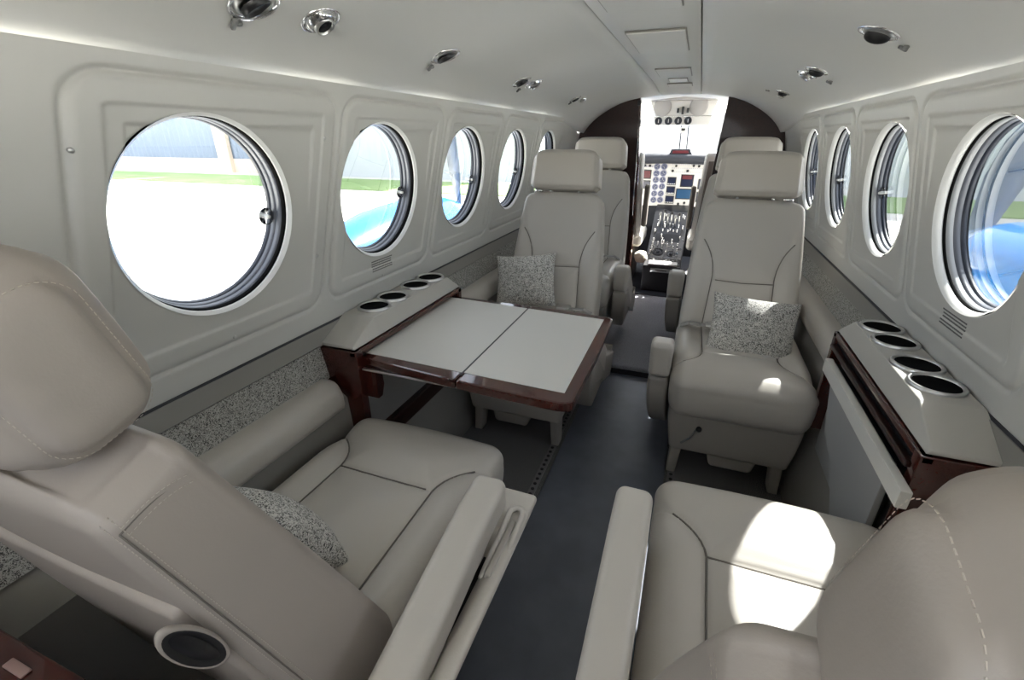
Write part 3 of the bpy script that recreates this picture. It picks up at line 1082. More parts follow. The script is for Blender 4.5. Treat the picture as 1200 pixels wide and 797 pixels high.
    # seat belt
    if strap:
        bm = bmesh.new()
        pth = [(a * 0.20, -0.415, 0.425), (a * 0.170, -0.400, 0.446), (a * 0.130, -0.385, 0.447), (a * 0.095, -0.395, 0.442)]
        for p0, p1 in zip(pth, pth[1:]):
            v0 = [Vector(p0) + Vector((0, dy, dz)) for dy, dz in ((-0.022, 0), (0.022, 0.004), (0.022, 0.007), (-0.022, 0.003))]
            v1 = [Vector(p1) + Vector((0, dy, dz)) for dy, dz in ((-0.022, 0), (0.022, 0.004), (0.022, 0.007), (-0.022, 0.003))]
            A = [bm.verts.new(q) for q in v0]; B = [bm.verts.new(q) for q in v1]
            for k in range(4):
                bm.faces.new((A[k], A[(k + 1) % 4], B[(k + 1) % 4], B[k]))
            bm.faces.new(A); bm.faces.new(B)
        sb = link('seat_belt', bm, M['strap'], t)
        link('buckle', rbox((0.052, 0.046, 0.014), 0.004, 0.02, 3, center=(a * 0.085, -0.395, 0.450)), M['steel'], sb)
    if lever:
        lv = link('recline_lever', tube([(a * 0.105, -0.010, 0.225), (a * 0.125, 0.02, 0.205), (a * 0.150, 0.035, 0.190)], 0.0035, 8), M['greyplastic'], t)
        link('knob', lathe([(0, -0.009), (0.008, -0.006), (0.0095, 0), (0.008, 0.006), (0, 0.009)], 12, None, Matrix.Translation((a * 0.100, 0.0, 0.232)) @ Matrix.Rotation(R(90), 4, 'X')), M['black'], lv)
    return t

# rear row, facing forward (their backs are next to the camera)
LR = seat('large beige leather seat in the left foreground, seen over its back', (-0.39, 0.86, 0), 0, 1, 0.288, 0.577, -0.275, 0.026, wide=0.41, stitch=True, rearmat=True, lean_deg=22, hdrop=0.010, strap=False, hwid=0.308)
RR = seat('beige leather seat in the right foreground with a bright sun patch on its cushion', (0.387, 0.885, 0), 0, -1, 0.252, 0.577, -0.24, 0.0, wide=0.425, stitch=True, rearmat=True, lean_deg=24, hdrop=0.048, blen=0.530, strap=False, hwid=0.270)
# front row, facing back towards the camera
LF = seat('beige leather seat facing the camera behind the folding table', (-0.372, 1.39, 0), math.pi, -1, 0.256, 0.50, -0.03, 0.0, wide=0.412, stowed=True)
RF = seat('beige leather seat facing the camera on the right of the aisle, with a sunlit pillow', (0.381, 1.39, 0), math.pi, 1, 0.248, 0.50, -0.03, 0.0, wide=0.415, stowed=True, lever=True)
LFF = seat('far left beige seat, half hidden behind the one at the table', (-0.375, 2.17, 0.05), math.pi, -1, 0.26, 0.485, -0.03, 0.0, wide=0.42, stowed=True)
RFF = seat('far right beige seat, only its edge showing behind the one with the sunlit pillow', (0.40, 2.17, 0.05), math.pi, 1, 0.262, 0.485, -0.03, 0.0, wide=0.42, stowed=True)

# recline handle recess at the back corner of the left foreground seat
def oval_handle(parent, a):
    bm = bmesh.new()
    # flat oval lens standing on the rear cover
    m4 = Matrix.Translation((a * 0.176, -0.706, 0.672)) @ Matrix.Rotation(R(22), 4, 'X') @ Matrix.Rotation(R(72), 4, 'Z') @ Matrix.Rotation(R(90), 4, 'X') @ Matrix.Diagonal((0.27, 0.88, 0.5, 1.0))
    lathe([(0.057, -0.004), (0.058, 0.003), (0.054, 0.007), (0.050, 0.006)], 32, bm, m4)
    rim = link('handle_surround', bm, M['leather_rear'], parent)
    bm = lathe([(0.0, 0.003), (0.035, 0.002), (0.051, 0.006)], 32, None, m4)
    link('recess', bm, M['black'], rim)
    m5 = m4 @ Matrix.Diagonal((0.7, 1, 1, 1))
    link('handle', lathe([(0.0, 0.012), (0.028, 0.010), (0.042, 0.004)], 24, None, m5), M['black'], rim)
oval_handle(LR, 1)

# ------------------------------------------------------------------ pillows
def pillow(label, loc, rot, w, h, th=0.10):
    n = 44
    bm = bmesh.new()
    sides = []
    for sgn in (1, -1):
        g = []
        for i in range(n + 1):
            row = []
            for j in range(n + 1):
                u, v = -1 + 2 * i / n, -1 + 2 * j / n
                pinch = 1 - 0.07 * (1 - abs(v) ** 2) * abs(u) ** 3
                pinv = 1 - 0.07 * (1 - abs(u) ** 2) * abs(v) ** 3
                t = max(0.0, (1 - abs(u) ** 2.4)) ** 0.55 * max(0.0, (1 - abs(v) ** 2.4)) ** 0.55
                wr = 0.02 * math.sin(5 * u + 2 * v) * t
                row.append(bm.verts.new((u * w / 2 * pinch, sgn * (th / 2 * t * (1 + wr * 4)), v * h / 2 * pinv)))
            g.append(row)
        for i in range(n):
            for j in range(n):
                bm.faces.new((g[i][j], g[i + 1][j], g[i + 1][j + 1], g[i][j + 1]))
    bmesh.ops.remove_doubles(bm, verts=bm.verts[:], dist=1e-5)
    o = link('throw_pillow', bm, M['speck'])
    o.location = loc
    o.rotation_euler = rot
    return tag(o, label, 'pillow', 'speckled black and white throw pillows')
pillow('speckled pillow leaning on the left seat behind the table', (-0.46, 1.795, 0.545), (R(-24), R(-7), R(3)), 0.265, 0.225)
pillow('speckled pillow half in sunlight on the right seat facing the camera', (0.414, 1.690, 0.482), (R(-30), R(4), R(2)), 0.285, 0.24)
pillow('speckled pillow mostly hidden behind the back of the left foreground seat', (-0.435, 0.400, 0.500), (R(30), 0, R(-2)), 0.25, 0.20, 0.10)
pillow('speckled pillow barely showing beside the headrest of the right foreground seat', (0.46, 0.43, 0.500), (R(34), 0, R(4)), 0.25, 0.20, 0.10)

# ------------------------------------------------------------------ side consoles with cup holders
def console(s, label):
    t = thing('side_console', label, 'console', (0, 0, 0))
    zt, zb = 0.661, 0.610
    xi = 0.590
    # leather top: sloping ends, flat middle
    bm = bmesh.new()
    st = [(0.843, 0.16), (0.95, 1.0), (1.365, 1.0), (1.425, 0.16)]
    secs = []
    for (y, f) in st:
        z = zb + (zt - zb) * f
        secs.append([bm.verts.new((s * 0.696, y, z)), bm.verts.new((s * (xi + 0.008 * f), y, z)), bm.verts.new((s * (xi - 0.004), y, zb)), bm.verts.new((s * 0.696, y, zb))])
    for A, B in zip(secs, secs[1:]):
        for k in range(4):
            bm.faces.new((A[k], A[(k + 1) % 4], B[(k + 1) % 4], B[k]))
    bm.faces.new(secs[0]); bm.faces.new(secs[-1])
    bmesh.ops.remove_doubles(bm, verts=bm.verts[:], dist=1e-5)
    bmesh.ops.recalc_face_normals(bm, faces=bm.faces[:])
    bmesh.ops.bevel(bm, geom=[e for e in bm.edges], offset=0.0028, segments=3, profile=0.7, affect='EDGES')
    link('leather_top', bm, M['console'], t)
    # wooden carcass
    bm = box(min(s * 0.578, s * 0.690), max(s * 0.578, s * 0.690), 0.838, 0.862, 0.28 if s < 0 else 0.10, zb - 0.003, bev=0.002)
    link('end_panel', bm, M['wood'], t)
    bm = box(min(s * 0.580, s * 0.690), max(s * 0.580, s * 0.690), 1.41, 1.432, 0.30, zb - 0.003, bev=0.002)
    link('end_panel', bm, M['wood'], t)
    bm = box(min(s * 0.580, s * 0.600), max(s * 0.580, s * 0.600), 0.838, 1.432, zb - 0.018, zb - 0.003, bev=0.003)
    link('wood_edge', bm, M['wood'], t)
    for k, y in enumerate((1.020, 1.112, 1.240, 1.335)):
        mt = Matrix.Translation((s * 0.647, y, zt))
        c = link('cup_holder', lathe([(0.0470, -0.001), (0.0470, 0.004), (0.0450, 0.0068), (0.0415, 0.0068), (0.0390, 0.004), (0.038, -0.004)], 40, None, mt), M['steel'], t)
        link('well', lathe([(0.0388, 0.0030), (0.036, 0.0018), (0.0, 0.0014)], 32, None, mt), M['well'], c)
    return t
CL = console(-1, 'left side console with four cup holders, above the open folding table')
CR = console(1, 'right side console with four cup holders and a stowed table below')

# back panels under the consoles
link('side_panel', box(-0.628, -0.612, 0.862, 1.41, 0.29, 0.588, bev=0.002), M['panelgrey'], CL, smooth=False)
link('support_bracket', prism([(0.862, 0.575), (0.885, 0.575), (0.892, 0.50), (0.880, 0.47), (0.862, 0.47)], 0, -0.580, -0.545, bev=0.002), M['wood'], CL, smooth=False)
link('support_bracket', prism([(1.41, 0.575), (1.387, 0.575), (1.38, 0.50), (1.392, 0.47), (1.41, 0.47)], 0, -0.580, -0.545, bev=0.002), M['wood'], CL, smooth=False)
link('kick_rail', rbox((0.03, 0.56, 0.055), 0.004, 0.1, 2, center=(-0.606, 1.135, 0.30)), M['darkwood'], CL)
link('side_panel', box(0.612, 0.625, 0.905, 1.41, 0.12, 0.585, bev=0.002), M['panelgrey'], CR, smooth=False)
link('slot', box(0.588, 0.60, 0.865, 1.408, 0.552, 0.590), M['black'], CR, smooth=False)
link('wood_strip', rbox((0.016, 0.55, 0.012), 0.004, 0.1, 3, center=(0.580, 1.135, 0.572)), M['darkwood'], CR)
# stowed table leaf hanging in the right console
ST = thing('stowed_table', 'light grey table leaf folded flat against the right console', 'folding table', (0.575, 1.13, 0.0))
def lp(y, z):
    return (y - 1.13, z)
link('black_edge', prism([lp(0.905, 0.150), lp(0.905, 0.545), lp(1.345, 0.545), lp(1.262, 0.382), lp(1.16, 0.352), lp(0.955, 0.15)], 0, 0.004, 0.014), M['black'], ST, smooth=False)
link('leaf', prism([lp(0.898, 0.19), lp(0.898, 0.545), lp(1.335, 0.545), lp(1.248, 0.390), lp(1.15, 0.362), lp(0.955, 0.17)], 0, -0.006, 0.006, bev=0.002), M['panelgrey'], ST, smooth=False)
link('flap', prism([lp(0.80, 0.520), lp(0.80, 0.556), lp(1.35, 0.556), lp(1.35, 0.520)], 0, -0.022, -0.004, bev=0.003), M['inlay'], ST, smooth=False)

# ------------------------------------------------------------------ open folding table
TZ = 0.585
TB_ = thing('folding_table', 'open folding table with pale leather inlay and glossy mahogany edge', 'folding table', (-0.58, 1.12, TZ))
def tp(x, y):
    return (x + 0.58, y - 1.12)
XH = -0.300   # hinge line
def outline(x0, x1, grow):
    # near edge bows out towards the camera, far edge bows away
    pts = []
    n = 14
    for k in range(n + 1):
        x = x0 + (x1 - x0) * k / n
        f = (x + 0.60) / 0.57
        y = 0.888 - 0.022 * f - grow * (0.024 + 0.022 * math.sin(max(0, min(1, f)) * math.pi * 0.62))
        pts.append((x, y))
    far = []
    for k in range(n + 1):
        x = x1 + (x0 - x1) * k / n
        f = (x + 0.60) / 0.57
        y = 1.375 - 0.030 * f + grow * (0.020 + 0.014 * math.sin(max(0, min(1, f)) * math.pi * 0.7))
        far.append((x, y))
    return pts, far
def rounded_tip(pts, far, xr, r=0.022):
    a, b = pts[-1], far[0]
    c1 = arc_pts((a[0] - r, a[1]), (xr, a[1] + 0.001), (xr, a[1] + r), 6)
    c2 = arc_pts((xr, b[1] - r), (xr, b[1] - 0.001), (b[0] - r, b[1]), 6)
    mid = [(xr + 0.004, (a[1] + b[1]) / 2)]
    return pts[:-3] + c1 + mid + c2 + far[3:]
pn, pf = outline(-0.588, XH - 0.001, 1.0)
l1 = link('leaf', prism([tp(*p) for p in pn + pf], 2, -0.022, 0.0, bev=0.006), M['wood'], TB_, smooth=False)
pn, pf = outline(XH + 0.001, -0.038, 1.0)
l2 = link('leaf', prism([tp(*p) for p in rounded_tip(pn, pf, -0.022)], 2, -0.022, 0.0, bev=0.006), M['wood'], TB_, smooth=False)
pn, pf = outline(-0.588, XH - 0.002, 0.0)
link('inlay', prism([tp(*p) for p in pn + pf], 2, -0.002, 0.0012), M['inlay'], l1, smooth=False)
pn, pf = outline(XH + 0.002, -0.048, 0.0)
link('inlay', prism([tp(*p) for p in pn + pf], 2, -0.002, 0.0012), M['inlay'], l2, smooth=False)
link('hinge_strip', prism([tp(XH - 0.0022, 0.862), tp(XH + 0.0022, 0.862), tp(XH + 0.0022, 1.37), tp(XH - 0.0022, 1.37)], 2, -0.004, 0.0018), M['black'], TB_, smooth=False)
link('underframe', rbox((0.50, 0.05, 0.018), 0.004, 0.1, 2, center=(0.20, 0.16, -0.035)), M['black'], TB_)
link('underframe', rbox((0.50, 0.05, 0.018), 0.004, 0.1, 2, center=(0.20, -0.15, -0.035)), M['black'], TB_)
link('edge_moulding', rbox((0.28, 0.010, 0.006), 0.002, 0.1, 2, center=(0.145, -0.268, -0.027)), M['steel'], TB_)

# ------------------------------------------------------------------ wooden cabinet behind the left foreground seat
t = thing('low_cabinet', 'mahogany cabinet corner with a small plate, bottom left behind the seat', 'cabinet', (-0.49, 0.03, 0.16))
link('front_board', rbox((0.34, 0.022, 0.55), 0.004, 0.1, 2, center=(0, 0.085, 0.116)), M['wood'], t)
link('top_board', rbox((0.34, 0.20, 0.02), 0.004, 0.1, 2, center=(0, -0.005, 0.405)), M['wood'], t)
link('name_plate', rbox((0.034, 0.010, 0.003), 0.001, 0.05, 1, center=(0.035, 0.075, 0.4165)), M['plate'], t)

# ------------------------------------------------------------------ cockpit
# shell: side walls, overhead skin and floor of the cockpit with open windshield
bm = bmesh.new()
for s in (-1, 1):
    box(min(s * 0.60, s * 0.64), max(s * 0.60, s * 0.64), 3.33, 4.55, 0.0, 0.86, bm=bm)
struct(link('wall_cockpit', bm, M['white'], smooth=False))
bm = bmesh.new()
pf_ = [(0.60, 0.86), (0.60, 1.02), (0.55, 1.16), (0.42, 1.27), (0.25, 1.33), (0.0, 1.35), (-0.25, 1.33), (-0.42, 1.27), (-0.55, 1.16), (-0.60, 1.02), (-0.60, 0.86)]
rows = []
for y, lo in ((3.33, 0), (3.62, 0), (3.86, 0)):
    rows.append([bm.verts.new((x, y, z + 0.012)) for x, z in pf_[3:8]])
for A, B in zip(rows, rows[1:]):
    for k in range(len(A) - 1):
        bm.faces.new((A[k], A[k + 1], B[k + 1], B[k]))
struct(link('ceiling_cockpit', bm, M['ceiling']))

t = thing('overhead_panel', 'white overhead panel with four round gauges above the windshield', 'overhead panel', (0.0, 3.9, 1.26))
def op(x, z):
    return (x, z - 1.26)
link('visor', prism([op(-0.262, 1.362), op(-0.20, 1.378), (0.0, 1.384 - 1.26), op(0.19, 1.378), op(0.252, 1.362), op(0.22, 1.345), op(-0.215, 1.345)], 1, -0.14, 0.06, bev=0.003), M['visor'], t)
link('housing', prism([op(-0.226, 1.345), op(0.228, 1.345), op(0.205, 1.245), op(-0.186, 1.248)], 1, -0.06, 0.05, bev=0.006), M['overhead'], t)
link('gauge_plate', prism([op(-0.19, 1.243), op(0.205, 1.241), op(0.19, 1.186), op(-0.178, 1.188)], 1, -0.065, 0.03, bev=0.003), M['overhead'], t)
for (x0, x1) in ((-0.20, -0.075), (0.04, 0.175)):
    mt = Matrix.Translation(((x0 + x1) / 2, -0.062, 0.044)) @ Matrix.Rotation(R(90), 4, 'X')
    link('speaker', lathe([(0.062, 0.0), (0.062, 0.004), (0.055, 0.006), (0.0, 0.004)], 28, None, mt), M['visor'], t)
for x in (-0.154, -0.085, -0.018, 0.048):
    mt = Matrix.Translation((x, -0.066, -0.046)) @ Matrix.Rotation(R(90), 4, 'X')
    g = link('gauge', lathe([(0.026, -0.004), (0.026, 0.004), (0.022, 0.006), (0.021, 0.002), (0.0, 0.002)], 24, None, mt), M['glare'], t)
    link('needle', rbox((0.004, 0.002, 0.024), 0.0008, 0.02, 1, center=(x, -0.0685, -0.046)), M['needle'], g)
for x in (-0.028, 0.005, 0.038):
    link('switch', rbox((0.016 if x else 0.02, 0.02, 0.03 if abs(x - 0.005) > 0.01 else 0.05), 0.003, 0.02, 2, center=(x, -0.068, 0.02)), M['black'], t)

bm = box(-0.62, 0.62, 4.09, 4.75, 0.02, 0.05)
struct(link('floor_cockpit', bm, M['black'], smooth=False))
bm = box(-0.62, 0.62, 4.72, 4.78, 0.05, 0.95)
struct(link('wall_nose', bm, M['black'], smooth=False))
bm = box(-0.58, 0.58, 3.35, 4.70, 0.0505, 0.056)
tag(link('cockpit_mat', bm, M['glare'], smooth=False), 'dark mat on the cockpit floor around the pedestal', 'floor mat')
tag(link('standby_compass', rbox((0.042, 0.03, 0.040), 0.012, 0.02, 4, center=(0.022, 3.93, 1.155)), M['panelface']), 'small round compass hanging in the middle of the windshield', 'compass')
o = bpy.data.objects['standby_compass']
link('dial', rbox((0.024, 0.004, 0.014), 0.001, 0.02, 1, center=(0.022, 3.914, 1.158)), M['black'], o)

# windshield: two panes, centre post and frames
wr = bpy.data.objects.new('window_13', None); COL.objects.link(wr); wr['kind'] = 'structure'
for s in (-1, 1):
    link('post', tube([(0.02 + s * 0.030, 4.55, 0.97), (0.02 + s * 0.024, 4.15, 1.30)], 0.006, 8), M['greyring'], wr)
    link('frame', tube([(s * 0.60, 3.75, 0.92), (s * 0.58, 3.72, 1.06), (s * 0.47, 3.80, 1.20), (s * 0.30, 3.98, 1.28)], 0.014, 8), M['white'], wr)
    bm = bmesh.new()
    g = []
    for k in range(9):
        f = k / 8
        x = s * (0.02 + 0.56 * f)
        yb = 4.55 - 0.75 * f ** 1.6
        g.append((bm.verts.new((x + 0.02 * (1 - f), yb, 0.97)), bm.verts.new((x * 0.85 + 0.02 * (1 - f), yb - 0.36 + 0.12 * f, 1.30 - 0.12 * f ** 2))))
    for A, B in zip(g, g[1:]):
        bm.faces.new((A[0], B[0], B[1], A[1]))
    link('pane', bm, M['glass'], wr)

# glareshield and instrument panel
t = thing('instrument_panel', 'pale grey cockpit instrument panel full of dials and screens', 'instrument panel', (0, 4.2, 0.0))
link('face', prism([(-0.50, 0.58), (-0.20, 0.575), (0.14, 0.582), (0.50, 0.58), (0.50, 0.925), (-0.50, 0.915)], 1, 0.0, 0.05, bev=0.004), M['panelface'], t, smooth=False)
bm = bmesh.new()
n = 20
g = []
for k in range(n + 1):
    x = -0.56 + 1.12 * k / n
    c = 1 - (x / 0.56) ** 2
    z = 0.955 + 0.028 * c
    yf = -0.10 + 0.02 * c
    g.append([bm.verts.new((x, yf, z - 0.068)), bm.verts.new((x, yf - 0.012, z - 0.03)), bm.verts.new((x, yf, z)), bm.verts.new((x, 0.40 * c + 0.02, z + 0.004)), bm.verts.new((x, 0.40 * c + 0.02, z - 0.05))])
for A, B in zip(g, g[1:]):
    for q in range(5):
        bm.faces.new((A[q], B[q], B[(q + 1) % 5], A[(q + 1) % 5]))
bm.faces.new(g[0]); bm.faces.new(g[-1])
gl = link('glareshield', bm, M['glare'], t)
an = link('annunciator', prism([(-0.070, 0.980), (-0.055, 1.022), (0.082, 1.024), (0.105, 0.982)], 1, -0.06, 0.0, bev=0.006), M['glare'], t)
link('warning_lights', prism([(-0.045, 0.990), (-0.040, 1.010), (0.070, 1.012), (0.078, 0.992)], 1, -0.064, -0.055), M['red'], an, smooth=False)
for (x, z) in [(-0.152, .887), (-0.096, .888), (-0.152, .834), (-0.097, .836), (-0.151, .783), (-0.097, .785), (-0.151, .728), (-0.095, .733), (-0.151, .675), (-0.098, .677), (-0.151, .624), (-0.098, .626), (-0.40, .86), (-0.34, .86)]:
    mt = Matrix.Translation((x, -0.001, z)) @ Matrix.Rotation(R(90), 4, 'X')
    gg = link('gauge', lathe([(0.0255, 0.0), (0.0255, 0.006), (0.0215, 0.007), (0.0205, 0.003), (0.0, 0.003)], 24, None, mt), M['gaugerim'], t)
    link('dial', lathe([(0.0205, 0.0042), (0.0, 0.0042)], 20, None, mt), M['gauge'], gg)
    bm = bmesh.new()
    aa = random.uniform(0, 6.28)
    for q in range(3):
        an_ = aa + q * 2.1
        c, s_ = math.cos(an_), math.sin(an_)
        tube([(x + (0.002 if q else 0.010) * c, -0.0060, z + (0.002 if q else 0.010) * s_), (x + 0.015 * c, -0.0060, z + 0.015 * s_)], 0.0010, 5, bm)
    link('needle', bm, M['needle'], gg)
def scr(x0, x1, z1, z0, m='screen', inner=None):
    f = link('screen', prism([(x0, z0), (x1, z0), (x1, z1), (x0, z1)], 1, -0.008, 0.0, bev=0.002), M['black'], t, smooth=False)
    link('display', prism([(x0 + 0.007, z0 + 0.008), (x1 - 0.007, z0 + 0.008), (x1 - 0.007, z1 - 0.008), (x0 + 0.007, z1 - 0.008)], 1, -0.0095, -0.007), M[m], f, smooth=False)
    return f
scr(-0.272, -0.192, .860, .790, 'red'); scr(-0.272, -0.192, .778, .711)
scr(-0.36, -0.29, .835, .720)
for (a_, b_) in ((.809, .746), (.737, .673), (.664, .600)):
    f = scr(-0.058, 0.011, a_, b_)
    for q in range(4):
        link('button', rbox((0.010, 0.004, 0.007), 0.001, 0.02, 1, center=(-0.048 + q * 0.016, -0.0105, b_ + 0.010)), M['needle'], f)
scr(0.045, 0.144, .831, .734); scr(0.020, 0.143, .722, .638, 'screenblue')
link('radio', prism([(0.055, 0.795), (0.130, 0.795), (0.130, 0.825), (0.055, 0.825)], 1, -0.011, -0.006), M['red'], t, smooth=False)
scr(0.18, 0.26, .80, .72); scr(0.18, 0.26, .70, .62)
for (x, z) in [(-0.027, .856), (0.088, .858), (0.208, .856), (-0.004, .894), (0.129, .897), (0.17, .895), (0.097, .610), (0.05, .60), (-0.29, .895), (-0.25, .893), (-0.21, .892)]:
    mt = Matrix.Translation((x, -0.002, z)) @ Matrix.Rotation(R(90), 4, 'X')
    link('knob', lathe([(0.010, 0.0), (0.0095, 0.008), (0.006, 0.011), (0.0, 0.011)], 12, None, mt), M['black'], t)
bm = bmesh.new()
for row, z in enumerate((.905, .876, .846)):
    for q in range(17):
        x = -0.035 + q * 0.016
        box(x, x + 0.008, -0.0035, 0.0, z, z + 0.004, bm=bm)
for q in range(10):
    box(-0.30 + q * 0.012, -0.293 + q * 0.012, -0.0035, 0, 0.880, 0.892, bm=bm)
k = link('switch_row', bm, M['gaugerim'], t, smooth=False); k['kind'] = 'stuff'
link('lower_cover', prism([(-0.50, 0.40), (0.50, 0.40), (0.50, 0.577), (-0.50, 0.577)], 1, 0.03, 0.08), M['glare'], t, smooth=False)

# pedestal with throttle quadrant
t = thing('centre_pedestal', 'black centre pedestal crowded with levers and dials between the crew seats', 'pedestal', (0.01, 3.75, 0.057))
link('body', prism([(-0.30, 0.0), (-0.30, 0.19), (-0.12, 0.21), (0.10, 0.34), (0.30, 0.50), (0.48, 0.54), (0.48, 0.0)], 0, -0.125, 0.135, bev=0.006), M['black'], t, smooth=False)
link('quadrant', prism([(0.03, 0.29), (0.07, 0.36), (0.16, 0.40), (0.26, 0.46), (0.30, 0.45), (0.10, 0.33)], 0, -0.085, 0.095, bev=0.006), M['glare'], t, smooth=False)
for q in range(6):
    x = -0.068 + q * 0.028
    hh_ = (0.10, 0.12, 0.09, 0.11, 0.08, 0.10)[q]
    yy = 0.10 + 0.012 * (q % 3)
    lv = link('lever', tube([(x, yy + 0.05, 0.38), (x, yy, 0.40 + hh_)], 0.004, 8), M['steel'], t)
    link('lever_knob', rbox((0.020, 0.022, 0.026), 0.007, 0.02, 3, center=(x, yy, 0.405 + hh_)), M['black' if q % 2 else 'greyplastic'], lv)
def ped_dial(x, y, z, r, m):
    mt = Matrix.Translation((x, y, z)) @ Matrix.Rotation(R(30), 4, 'X')
    d = link('trim_wheel', lathe([(r, -0.02), (r, 0.010), (r * 0.8, 0.018), (r * 0.75, 0.010), (r * 0.4, 0.010), (r * 0.35, 0.022), (0.0, 0.022)], 28, None, mt), M[m], t)
    return d
ped_dial(-0.045, -0.06, 0.235, 0.042, 'glare'); ped_dial(0.052, -0.07, 0.225, 0.034, 'glare')
bm = bmesh.new()
random.seed(11)
for q in range(150):
    x = random.uniform(-0.115, 0.12)
    y = random.uniform(-0.27, 0.24)
    z = 0.19 + 0.02 * max(0, (y + 0.30) / 0.18) if y < -0.12 else 0.21 + (y + 0.12) * 0.59
    box(x, x + random.uniform(0.004, 0.014), y, y + random.uniform(0.004, 0.010), z - 0.002, z + 0.006, bm=bm)
k = link('switches', bm, M['panelgrey'], t, smooth=False); k['kind'] = 'stuff'
bm = bmesh.new()
for q in range(46):
    x = random.uniform(-0.11, 0.115)
    y = random.uniform(-0.10, 0.28)
    z = 0.21 + (y + 0.12) * 0.60
    hgt = random.uniform(0.012, 0.05)
    tube([(x, y, z - 0.01), (x, y - 0.3 * hgt, z + hgt)], 0.0035, 6, bm)
    lathe([(0.0, -0.006), (0.006, -0.003), (0.006, 0.003), (0.0, 0.006)], 8, bm, Matrix.Translation((x, y - 0.3 * hgt, z + hgt)))
k = link('toggle_switches', bm, M['chrome'], t); k['kind'] = 'stuff'
link('document_tray', rbox((0.20, 0.10, 0.010), 0.003, 0.1, 2, center=(0.01, -0.245, 0.200)), M['panelface'], t)
link('steel_lid', rbox((0.150, 0.004, 0.028), 0.001, 0.1, 1, center=(0.005, -0.303, 0.160)), M['steel'], t)
link('lid_slot', rbox((0.080, 0.004, 0.006), 0.001, 0.1, 1, center=(0.005, -0.306, 0.160)), M['black'], t)

# crew seats, seen only through the doorway
def crew(s, label):
    t = thing('crew_seat', label, 'crew seat', (s * 0.36, 3.62, 0.05), group='pilot seats')
    def w(p):
        f = (p.z + 0.29) / 0.58
        return Vector((p.x * (1 - 0.12 * f), p.y - 0.06 * f, p.z))
    link('backrest', rbox((0.37, 0.09, 0.60), 0.03, 0.05, 4, None, w, center=(0, 0, 0.66)), M['crew'], t)
    link('rear_shell', rbox((0.31, 0.012, 0.52), 0.005, 0.05, 2, None, w, center=(0, -0.048, 0.65)), M['crewback'], t)
    link('headrest', rbox((0.24, 0.09, 0.15), 0.03, 0.05, 4, center=(0.02 * s, -0.06, 1.02)), M['crew'], t)
    link('cushion', rbox((0.40, 0.42, 0.10), 0.03, 0.05, 4, center=(0, 0.20, 0.34)), M['crew'], t)
    link('base', rbox((0.30, 0.34, 0.28), 0.01, 0.1, 2, center=(0, 0.20, 0.15)), M['crewback'], t)
    # armrest folded up against the back
    link('armrest', rbox((0.034, 0.075, 0.30), 0.015, 0.05, 4, None, lambda p: Vector((p.x, p.y - 0.15 * p.z, p.z)), center=(-s * 0.205, -0.03, 0.60)), M['crewback'], t)
    return t
crew(-1, 'left crew seat seen edge-on through the cockpit doorway')
crew(1, 'right crew seat seen edge-on through the cockpit doorway')
o = link('sheepskin_cover', rbox((0.095, 0.12, 0.085), 0.040, 0.01, 5, lambda p, n: 0.005 * math.sin(90 * p.x) * math.sin(80 * p.z), center=(-0.150, 3.60, 0.272)), M['cream'])
tag(o, 'fluffy cream sheepskin bulge beside the centre pedestal', 'sheepskin')

# ------------------------------------------------------------------ outside the windows
bm = bmesh.new()
box(-120, 120, -60, 110, -1.35, -1.2, bm=bm)
struct(link('ground', bm, M['concrete'], smooth=False))
bm = bmesh.new()
for k in range(18):
    y = -12 + k * 6.0
    if y < 18.5:
        box(-70, 70, y, y + 0.05, -1.2, -1.196, bm=bm)
for k in range(14):
    x = -52 + k * 8.0
    box(x, x + 0.05, -20, 18.5, -1.2, -1.196, bm=bm)
struct(link('trim_20', bm, M['joint'], smooth=False))
bm = box(-110, 100, 19.2, 24.4, -1.199, -1.16)
tag(link('grass_strip', bm, M['grass'], smooth=False), 'green grass strip between the apron and the hangars', 'grass', kind='stuff')
def hangar(x0, x1, m, label, y0=26.2, h=9.0):
    t = thing('hangar', label, 'building', ((x0 + x1) / 2, y0, -1.2))
    w = (x1 - x0) / 2
    # corrugated front
    bm = bmesh.new()
    n = int(w * 2 / 0.5)
    prev = None
    for k in range(n * 2 + 1):
        x = -w + 2 * w * k / (n * 2)
        y = 0.0 if k % 2 else 0.05
        cur = (bm.verts.new((x, y, 0.9)), bm.verts.new((x, y, h)))
        if prev:
            bm.faces.new((prev[0], cur[0], cur[1], prev[1]))
        prev = cur
    link('front_wall', bm, M[m], t, smooth=False)
    link('body', box(-w, w, 0.08, 22, 0, h), M[m], t, smooth=False)
    link('base_course', box(-w, w, -0.05, 0.06, 0, 0.95), M['hangarbeige' if m == 'hangarblue' else 'hangar'], t, smooth=False)
    link('roof', prism([(-w - 0.4, h), (w + 0.4, h), (0, h + 2.4)], 1, -0.5, 22.5), M['roofgrey'], t, smooth=False)
    return t
H1 = hangar(-64, -27.6, 'hangarblue', 'grey-blue hangar seen through the nearest left window')
link('door_post', box(13.6, 14.7, -0.30, 0.0, 0, 9.0), M['hangarbeige'], H1, smooth=False)
hangar(-26.0, -9.0, 'hangar', 'pale hangar seen through the second and third left windows')
hangar(7.5, 34, 'hangar', 'pale hangar seen through the right windows', y0=25)

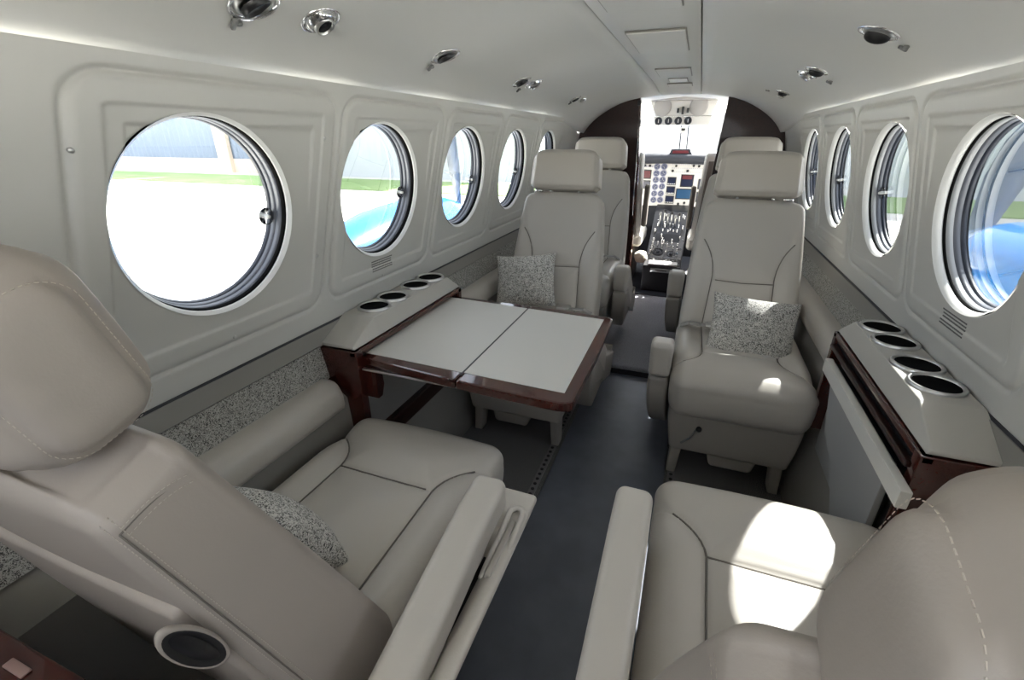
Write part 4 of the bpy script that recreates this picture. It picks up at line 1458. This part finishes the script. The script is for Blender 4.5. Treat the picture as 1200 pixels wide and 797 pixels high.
def nacelle(s, label):
    t = thing('aircraft_wing', label, 'aircraft wing', (s * 2.6, 0, 0))
    wing(s, t)
    prof = [(2.35, 0.02), (2.7, 0.16), (3.1, 0.30), (3.6, 0.40), (4.2, 0.44), (4.8, 0.42), (5.15, 0.34), (5.35, 0.20), (5.40, 0.12)]
    bm = bmesh.new()
    rings = []
    for (y, r) in prof:
        rings.append([bm.verts.new((r * 0.9 * math.cos(2 * math.pi * k / 32), y, 0.08 + r * (1.02 if math.sin(2 * math.pi * k / 32) > 0 else 1.25) * math.sin(2 * math.pi * k / 32))) for k in range(32)])
    for A, B in zip(rings, rings[1:]):
        for k in range(32):
            bm.faces.new((A[k], A[(k + 1) % 32], B[(k + 1) % 32], B[k]))
    bm.faces.new(rings[0]); bm.faces.new(list(reversed(rings[-1])))
    link('engine_nacelle', bm, M['blue'], t)
    link('exhaust_stack', tube([(-s * 0.36, 4.75, 0.15), (-s * 0.48, 4.62, 0.17), (-s * 0.52, 4.40, 0.20)], [0.05, 0.06, 0.055], 12), M['steel'], t)
    link('spinner', lathe([(0.17, 0.0), (0.15, 0.14), (0.09, 0.27), (0.0, 0.34)], 24, None, Matrix.Translation((0, 5.38, 0.08)) @ Matrix.Rotation(R(-90), 4, 'X')), M['chrome'], t)
    for k in range(3):
        an = R(90 - s * 6 + 120 * k)
        bm = bmesh.new()
        secs = []
        for (rr, cw, th, tw) in ((0.12, 0.05, 0.035, 50), (0.35, 0.10, 0.03, 42), (0.7, 0.14, 0.022, 32), (1.0, 0.12, 0.014, 24), (1.18, 0.06, 0.010, 20)):
            row = []
            for (u, v) in ((-1, 0), (-0.3, 1), (1, 0), (-0.3, -1)):
                a1, b1 = u * cw, v * th
                c, s1 = math.cos(R(tw)), math.sin(R(tw))
                tx, ty = a1 * c - b1 * s1, a1 * s1 + b1 * c
                row.append(bm.verts.new((math.cos(an) * rr - math.sin(an) * tx, 5.46 + ty, 0.08 + math.sin(an) * rr + math.cos(an) * tx)))
            secs.append(row)
        for A, B in zip(secs, secs[1:]):
            for q in range(4):
                bm.faces.new((A[q], A[(q + 1) % 4], B[(q + 1) % 4], B[q]))
        bm.faces.new(secs[-1])
        link('propeller_blade', bm, M['blade'], t)
    return t
def wing(s, t):
    bm = bmesh.new()
    secs = []
    for (x, yl, yt, z, th) in ((0.78, 4.5, 2.35, -0.42, 0.14), (2.6, 4.25, 2.4, -0.28, 0.12), (7.5, 3.7, 2.7, 0.10, 0.06)):
        row = []
        for k in range(20):
            a_ = 2 * math.pi * k / 20
            u = 0.5 + 0.5 * math.cos(a_)
            row.append(bm.verts.new((s * x, yt + (yl - yt) * u, z + th * math.sin(a_) * (0.35 + 0.65 * u))))
        secs.append(row)
    for A, B in zip(secs, secs[1:]):
        for k in range(20):
            bm.faces.new((A[k], A[(k + 1) % 20], B[(k + 1) % 20], B[k]))
    bm.faces.new(secs[0]); bm.faces.new(list(reversed(secs[-1])))
    for v in bm.verts:
        v.co.x -= s * 2.6
    link('wing_panel', bm, M['whitepaint'], t)
nacelle(-1, 'wing with blue engine nacelle and propeller outside the left windows')
nacelle(1, 'wing with blue engine nacelle and propeller outside the right windows')
